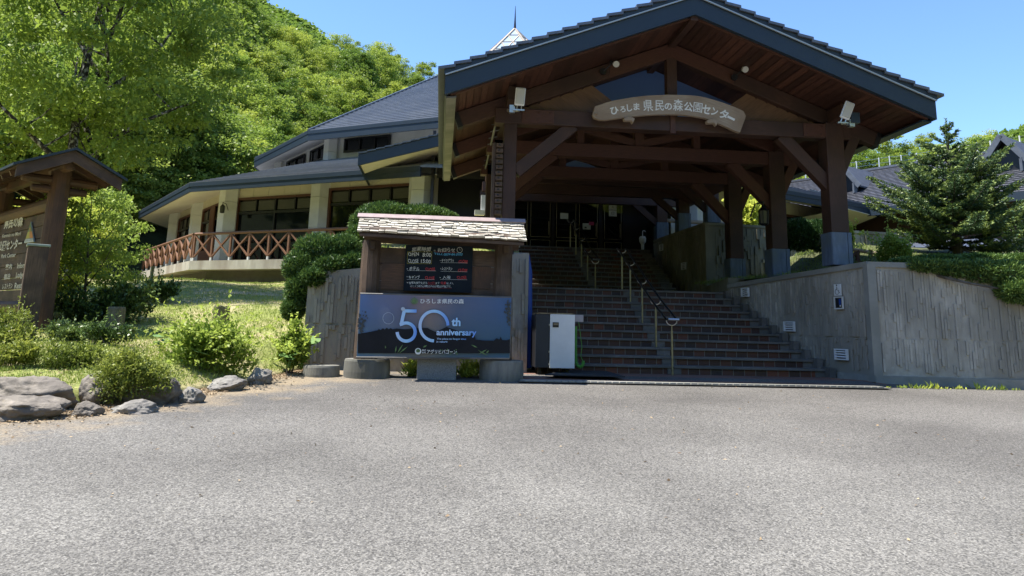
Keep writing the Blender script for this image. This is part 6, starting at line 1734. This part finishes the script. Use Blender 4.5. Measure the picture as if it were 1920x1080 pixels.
for u, v, h in ((765, 705, .22), (772, 700, .3), (868, 706, .24), (880, 704, .36), (890, 706, .2)): weed(u, v, h, WK, 12.85, 34)
bush_px('creeper', 'sunlit leafy weeds between the granite block and the round base', 'plant', 856, 902, 676, 712, 5, 420, .06, .7, L_maple, .5, y=12.95, tint=(.5, 1))
bush_px('creeper', 'small leafy weeds beside the granite block', 'plant', 758, 784, 680, 711, 4, 200, .05, .7, L_maple, .5, y=12.95, tint=(.5, 1))

# ------------------------------------------------------------------ the fir tree
def fir(loc, h, rad, seed):
    global rng; random.seed(seed); rng = np.random.default_rng(seed)
    tb = MB(); tb.tube([(0, 0, -.3), (.02, .0, h * .3), (-.02, 0, h * .7), (0, 0, h * .97)], [.12, .09, .045, .012], 10)
    P_, A_, L_, T_ = [], [], [], []
    def twig(p, d, l, tip):
        n_ = max(8, int(l / .0095))
        for i in range(n_):
            s = (i + random.random()) / n_; q = p + d * l * s
            a = V((random.gauss(0, 1), random.gauss(0, 1), random.gauss(0, .6) + .25)); a = (a - d * a.dot(d)).normalized() * .85 + d * .75
            P_.append(q + a * .02); A_.append(a); L_.append(random.uniform(.06, .12)); T_.append((.75 if s > .72 else .12) * tip * random.uniform(.4, 1.3))
    tiers = 14
    for k in range(tiers):
        t = k / (tiers - 1); z = h * (.06 + .86 * t)
        env = rad * (1.0 - .12 * (t < .12)) * (1 - max(0, t - .25) / .78) ** .85 + .1
        nb = 8 if t < .6 else (6 if t < .8 else 4)
        for j in range(nb):
            a = j * math.tau / nb + k * 1.1 + random.uniform(-.25, .25); l = env * random.uniform(.42, 1.15)
            if random.random() < .08: l *= 1.25
            el = random.uniform(-.05, .25) + .35 * t
            d = V((math.cos(a) * math.cos(el), math.sin(a) * math.cos(el), math.sin(el))); st = V((0, 0, z + random.uniform(-.08, .08)))
            e = st + d * l + V((0, 0, .10 * l)); pts = [st.lerp(e, s) - V((0, 0, .10 * l * math.sin(math.pi * s))) for s in (0, .25, .5, .75, 1)]
            tb.tube(pts, [.022 * (1 - t * .5), .018, .013, .009, .004], 5, cap=False)
            sd = d.cross(V((0, 0, 1))).normalized(); ns = max(3, int(l / .11))
            for i in range(ns):
                s = .22 + .78 * (i + .5) / ns; p = st.lerp(e, s) - V((0, 0, .10 * l * math.sin(math.pi * s))); tl = (.12 + .50 * (1 - s)) * min(1, l) * random.uniform(.8, 1.2)
                for sg in (-1, 1): twig(p, (d * .75 + sd * sg + V((0, 0, random.uniform(-.1, .22)))).normalized(), tl, 1.0)
            twig(st.lerp(e, .35), (e - st).normalized(), l * .65, 1.0)
    twig(V((0, 0, h * .78)), V((0, 0, 1)), h * .24, .6)
    ch = [cards(np.array(P_), np.array(A_), np.array(L_), np.array(L_) * .34, np.array(T_))]
    t = plant_tree('fir_tree', 'dark green fir tree with pale new tips standing on the terrace above the right wall', 'tree', loc, (tb.mesh('trunk'), card_mesh('needles', ch)), ('bark', L_fir), crown='needles')
    return t
fp_ = PY(1796, 476, 17.0); fir(fp_, PY(1780, 232, 17.0).z - fp_.z + .05, 1.72, 12)

# ------------------------------------------------------------------ large tree on the left and the forest
tm = tree_meshes(9, 13.2, 4.9, .19, 330, 130, base=.24, flat=.32, tint=(.12, .95), asp=.55, limbs=10, trunk_r=.27, fork=.22, crad=.22)
plant_tree('broadleaf_tree', 'large spreading broadleaf tree with mottled grey trunk behind the signboard', 'tree', V((PY(127, 548, 23.4).x, 23.4, lawnz(-9.5, 23.4))), tm, ('bark2', L_broad), (.76, .76, 1.0), 1.1)
protos = [tree_meshes(40 + i, h, r, lf, nc, pr, base=.12, flat=.45, tint=tt, limbs=6, trunk_r=.16, fork=.2, crad=.3) for i, (h, r, lf, nc, pr, tt) in enumerate(((9.5, 3.4, .23, 120, 110, (.25, 1)), (8.5, 3.0, .21, 115, 110, (.35, 1)), (10.5, 3.2, .24, 120, 110, (.1, .8)), (9.0, 3.8, .24, 130, 110, (.3, 1)), (7.5, 2.6, .21, 95, 110, (.0, .5)), (10, 3.6, .25, 120, 110, (.2, .95))))]
random.seed(77)
spots = []
def try_spot(a0, a1, f0, f1, n_, dmin):
    c = 0; tries = 0
    while c < n_ and tries < n_ * 40:
        tries += 1; a = random.uniform(a0, a1); ft = hill_foot(a); r = ft - 4 + random.uniform(f0, f1) ** 1 * 66
        x, y = r * math.sin(R_(a)), r * math.cos(R_(a))
        if (V((x, y, 0)) - CB).length < 21.5 or (25 < y < 41.5 and -22 < x < 0): continue
        dm = dmin * (.8 + .4 * r / 100)
        if all((x - p[0]) ** 2 + (y - p[1]) ** 2 > dm * dm for p in spots): spots.append((x, y)); c += 1
try_spot(-33, 1.5, .93, 1.05, 42, 2.7)
try_spot(-33, 1.5, 0, 1, 190, 3.4)
try_spot(23.5, 41, .9, 1.04, 20, 3.4)
try_spot(23.5, 41, .25, 1, 45, 4.4)
FL = 'bright green broadleaf tree in the dense forest on the slope behind the buildings'
for i, (x, y) in enumerate(spots):
    k = random.randrange(6); s = random.uniform(.68, 1.0)
    plant_tree('forest_tree', FL, 'tree', (x, y, hillz(x, y) - .4), protos[k], ('bark', L_forest), (s, s, s * random.uniform(.9, 1.1)), random.random() * 6.28, 'trees of the forested slope')
# darker trees close behind the terrace and the signboard
for u, y, k, s in ((215, 46, 4, 1.3), (265, 50, 4, 1.3), (345, 49, 2, 1.0), (60, 42, 0, 1.0), (-60, 36, 1, 1.0), (400, 51, 4, 1.2), (310, 48, 4, 1.1), (445, 54, 0, .9), (490, 57, 3, .9), (160, 45, 2, 1.0), (240, 44.5, 4, .8), (185, 43, 4, .9), (110, 44, 4, 1.0)):
    p = PY(u, 540, y); plant_tree('forest_tree', FL, 'tree', (p.x, y, max(lawnz(p.x, y), hillz(p.x, y)) - .3), protos[k], ('bark', L_forest), s, u * .1, 'trees of the forested slope')
# woods on the far mountain: one mass
rng = np.random.default_rng(3); random.seed(3)
ch = []
for k in range(3600):
    a = random.uniform(-21, -8) if k < 2500 else random.uniform(35, 43); r = 240 + 195 * random.random() ** .7
    x, y = r * math.sin(R_(a)), r * math.cos(R_(a)); ch.append(clump((x, y, farz(x, y) + 1.0), random.uniform(2.2, 3.6), .8, 16, 2.0, .8, (.1 + .3 * random.random(), .5 + .4 * random.random())))
o = obj('distant_forest', card_mesh('distant_forest', ch), L_forest); struct(o, 'stuff')
# unseen woods added behind the camera: reflected in panes, and block low sky
ch = []
for k in range(420):
    a = random.uniform(-105, 105); r = random.uniform(40, 85); zz = (r - 38) * .62; ch.append(clump((r * math.sin(R_(a)), -r * math.cos(R_(a)), zz + random.uniform(0, 5)), random.uniform(3, 5), .8, 70, 1.4, .7, (.1, .9)))
o = obj('added_rear_wood', card_mesh('added_rear_wood', ch), L_forest); struct(o, 'stuff')

# ------------------------------------------------------------------ grass, litter
rng = np.random.default_rng(8); random.seed(8)
pts = []; tn = []; ln = []
while len(pts) < 95000:
    if random.random() < .86:
        y = 9.0 + 22 * random.random() ** 1.5; x = random.uniform(-.62 * y - .5, -1.6)
    else: y = random.uniform(14.3, 25); x = random.uniform(-3.4, 1.5)
    if y < front_y(x) + (.08 if x > -3.7 else .35): continue
    if (V((x, y, 0)) - CB).length < RDECK * .985 - .6: continue
    b_ = noise.noise(V((x * .8, y * .8, 1))) + .5 * noise.noise(V((x * 2.6, y * 2.6, 4)))
    if b_ > .22 and random.random() < .8: continue
    pts.append((x, y, lawnz(x, y) + .01)); tn.append(.5 - b_ * .6 + random.uniform(-.25, .25)); ln.append(random.uniform(.025, .07) * (1.8 if random.random() < .06 else 1))
while len(pts) < 104000:
    y = random.uniform(14, 21.2); x = random.uniform(7.0, 10.5)
    if x < rw_x(y) + .25: continue
    pts.append((x, y, platz(x, y) + .01)); tn.append(random.uniform(.1, .6)); ln.append(random.uniform(.05, .16))
P_ = np.array(pts); n_ = len(P_); ax = rng.normal(size=(n_, 3)) * .45 + np.array([0, 0, 1.0]); ln = np.array(ln)
o = obj('grass', card_mesh('grass', [cards(P_ + np.array([0, 0, 1.0]) * ln[:, None] * .4, ax, ln, .011, np.array(tn), rng.normal(size=(n_, 3)))]), L_grass); struct(o, 'stuff')
pts = []
while len(pts) < 24000:
    x = random.uniform(-9, -1.9); y = front_y(x) - abs(random.gauss(0, .62)) + .12
    if random.random() < .25: x = random.uniform(-7, -1.9); y = front_y(x) + random.random() ** 2 * 7; 
    if y > 13.7 and x > -2.6: continue
    b_ = noise.noise(V((x * .8, y * .8, 1)))
    z = lawnz(x, y) if y > front_y(x) + .12 else groundz(x, y)
    if y > front_y(x) + .12 and b_ < .1 and random.random() < .8: continue
    pts.append((x, y, z + .012))
for k in range(260): x = random.uniform(-4, 6); y = random.uniform(5, 12.4); pts.append((x, y, groundz(x, y) + .008))
P_ = np.array(pts); n_ = len(P_); ax = rng.normal(size=(n_, 3)) * np.array([1, 1, .15])
o = obj('leaf_litter', card_mesh('leaf_litter', [cards(P_, ax, .016 + .03 * rng.random(n_), .012 + .012 * rng.random(n_), rng.random(n_))]), L_dry); struct(o, 'stuff')

rows = []
for k in range(41):
    a = -110 + 5.5 * k; rows.append([(r * math.sin(R_(a)), -r * math.cos(R_(a)), z) for r, z in ((36, -3), (40, 0), (60, 13), (85, 28), (130, 40), (200, 45))])
sheet('added_rear_hill', rows, 'hill')  # unseen hill added behind the camera to cut sky light under the porch
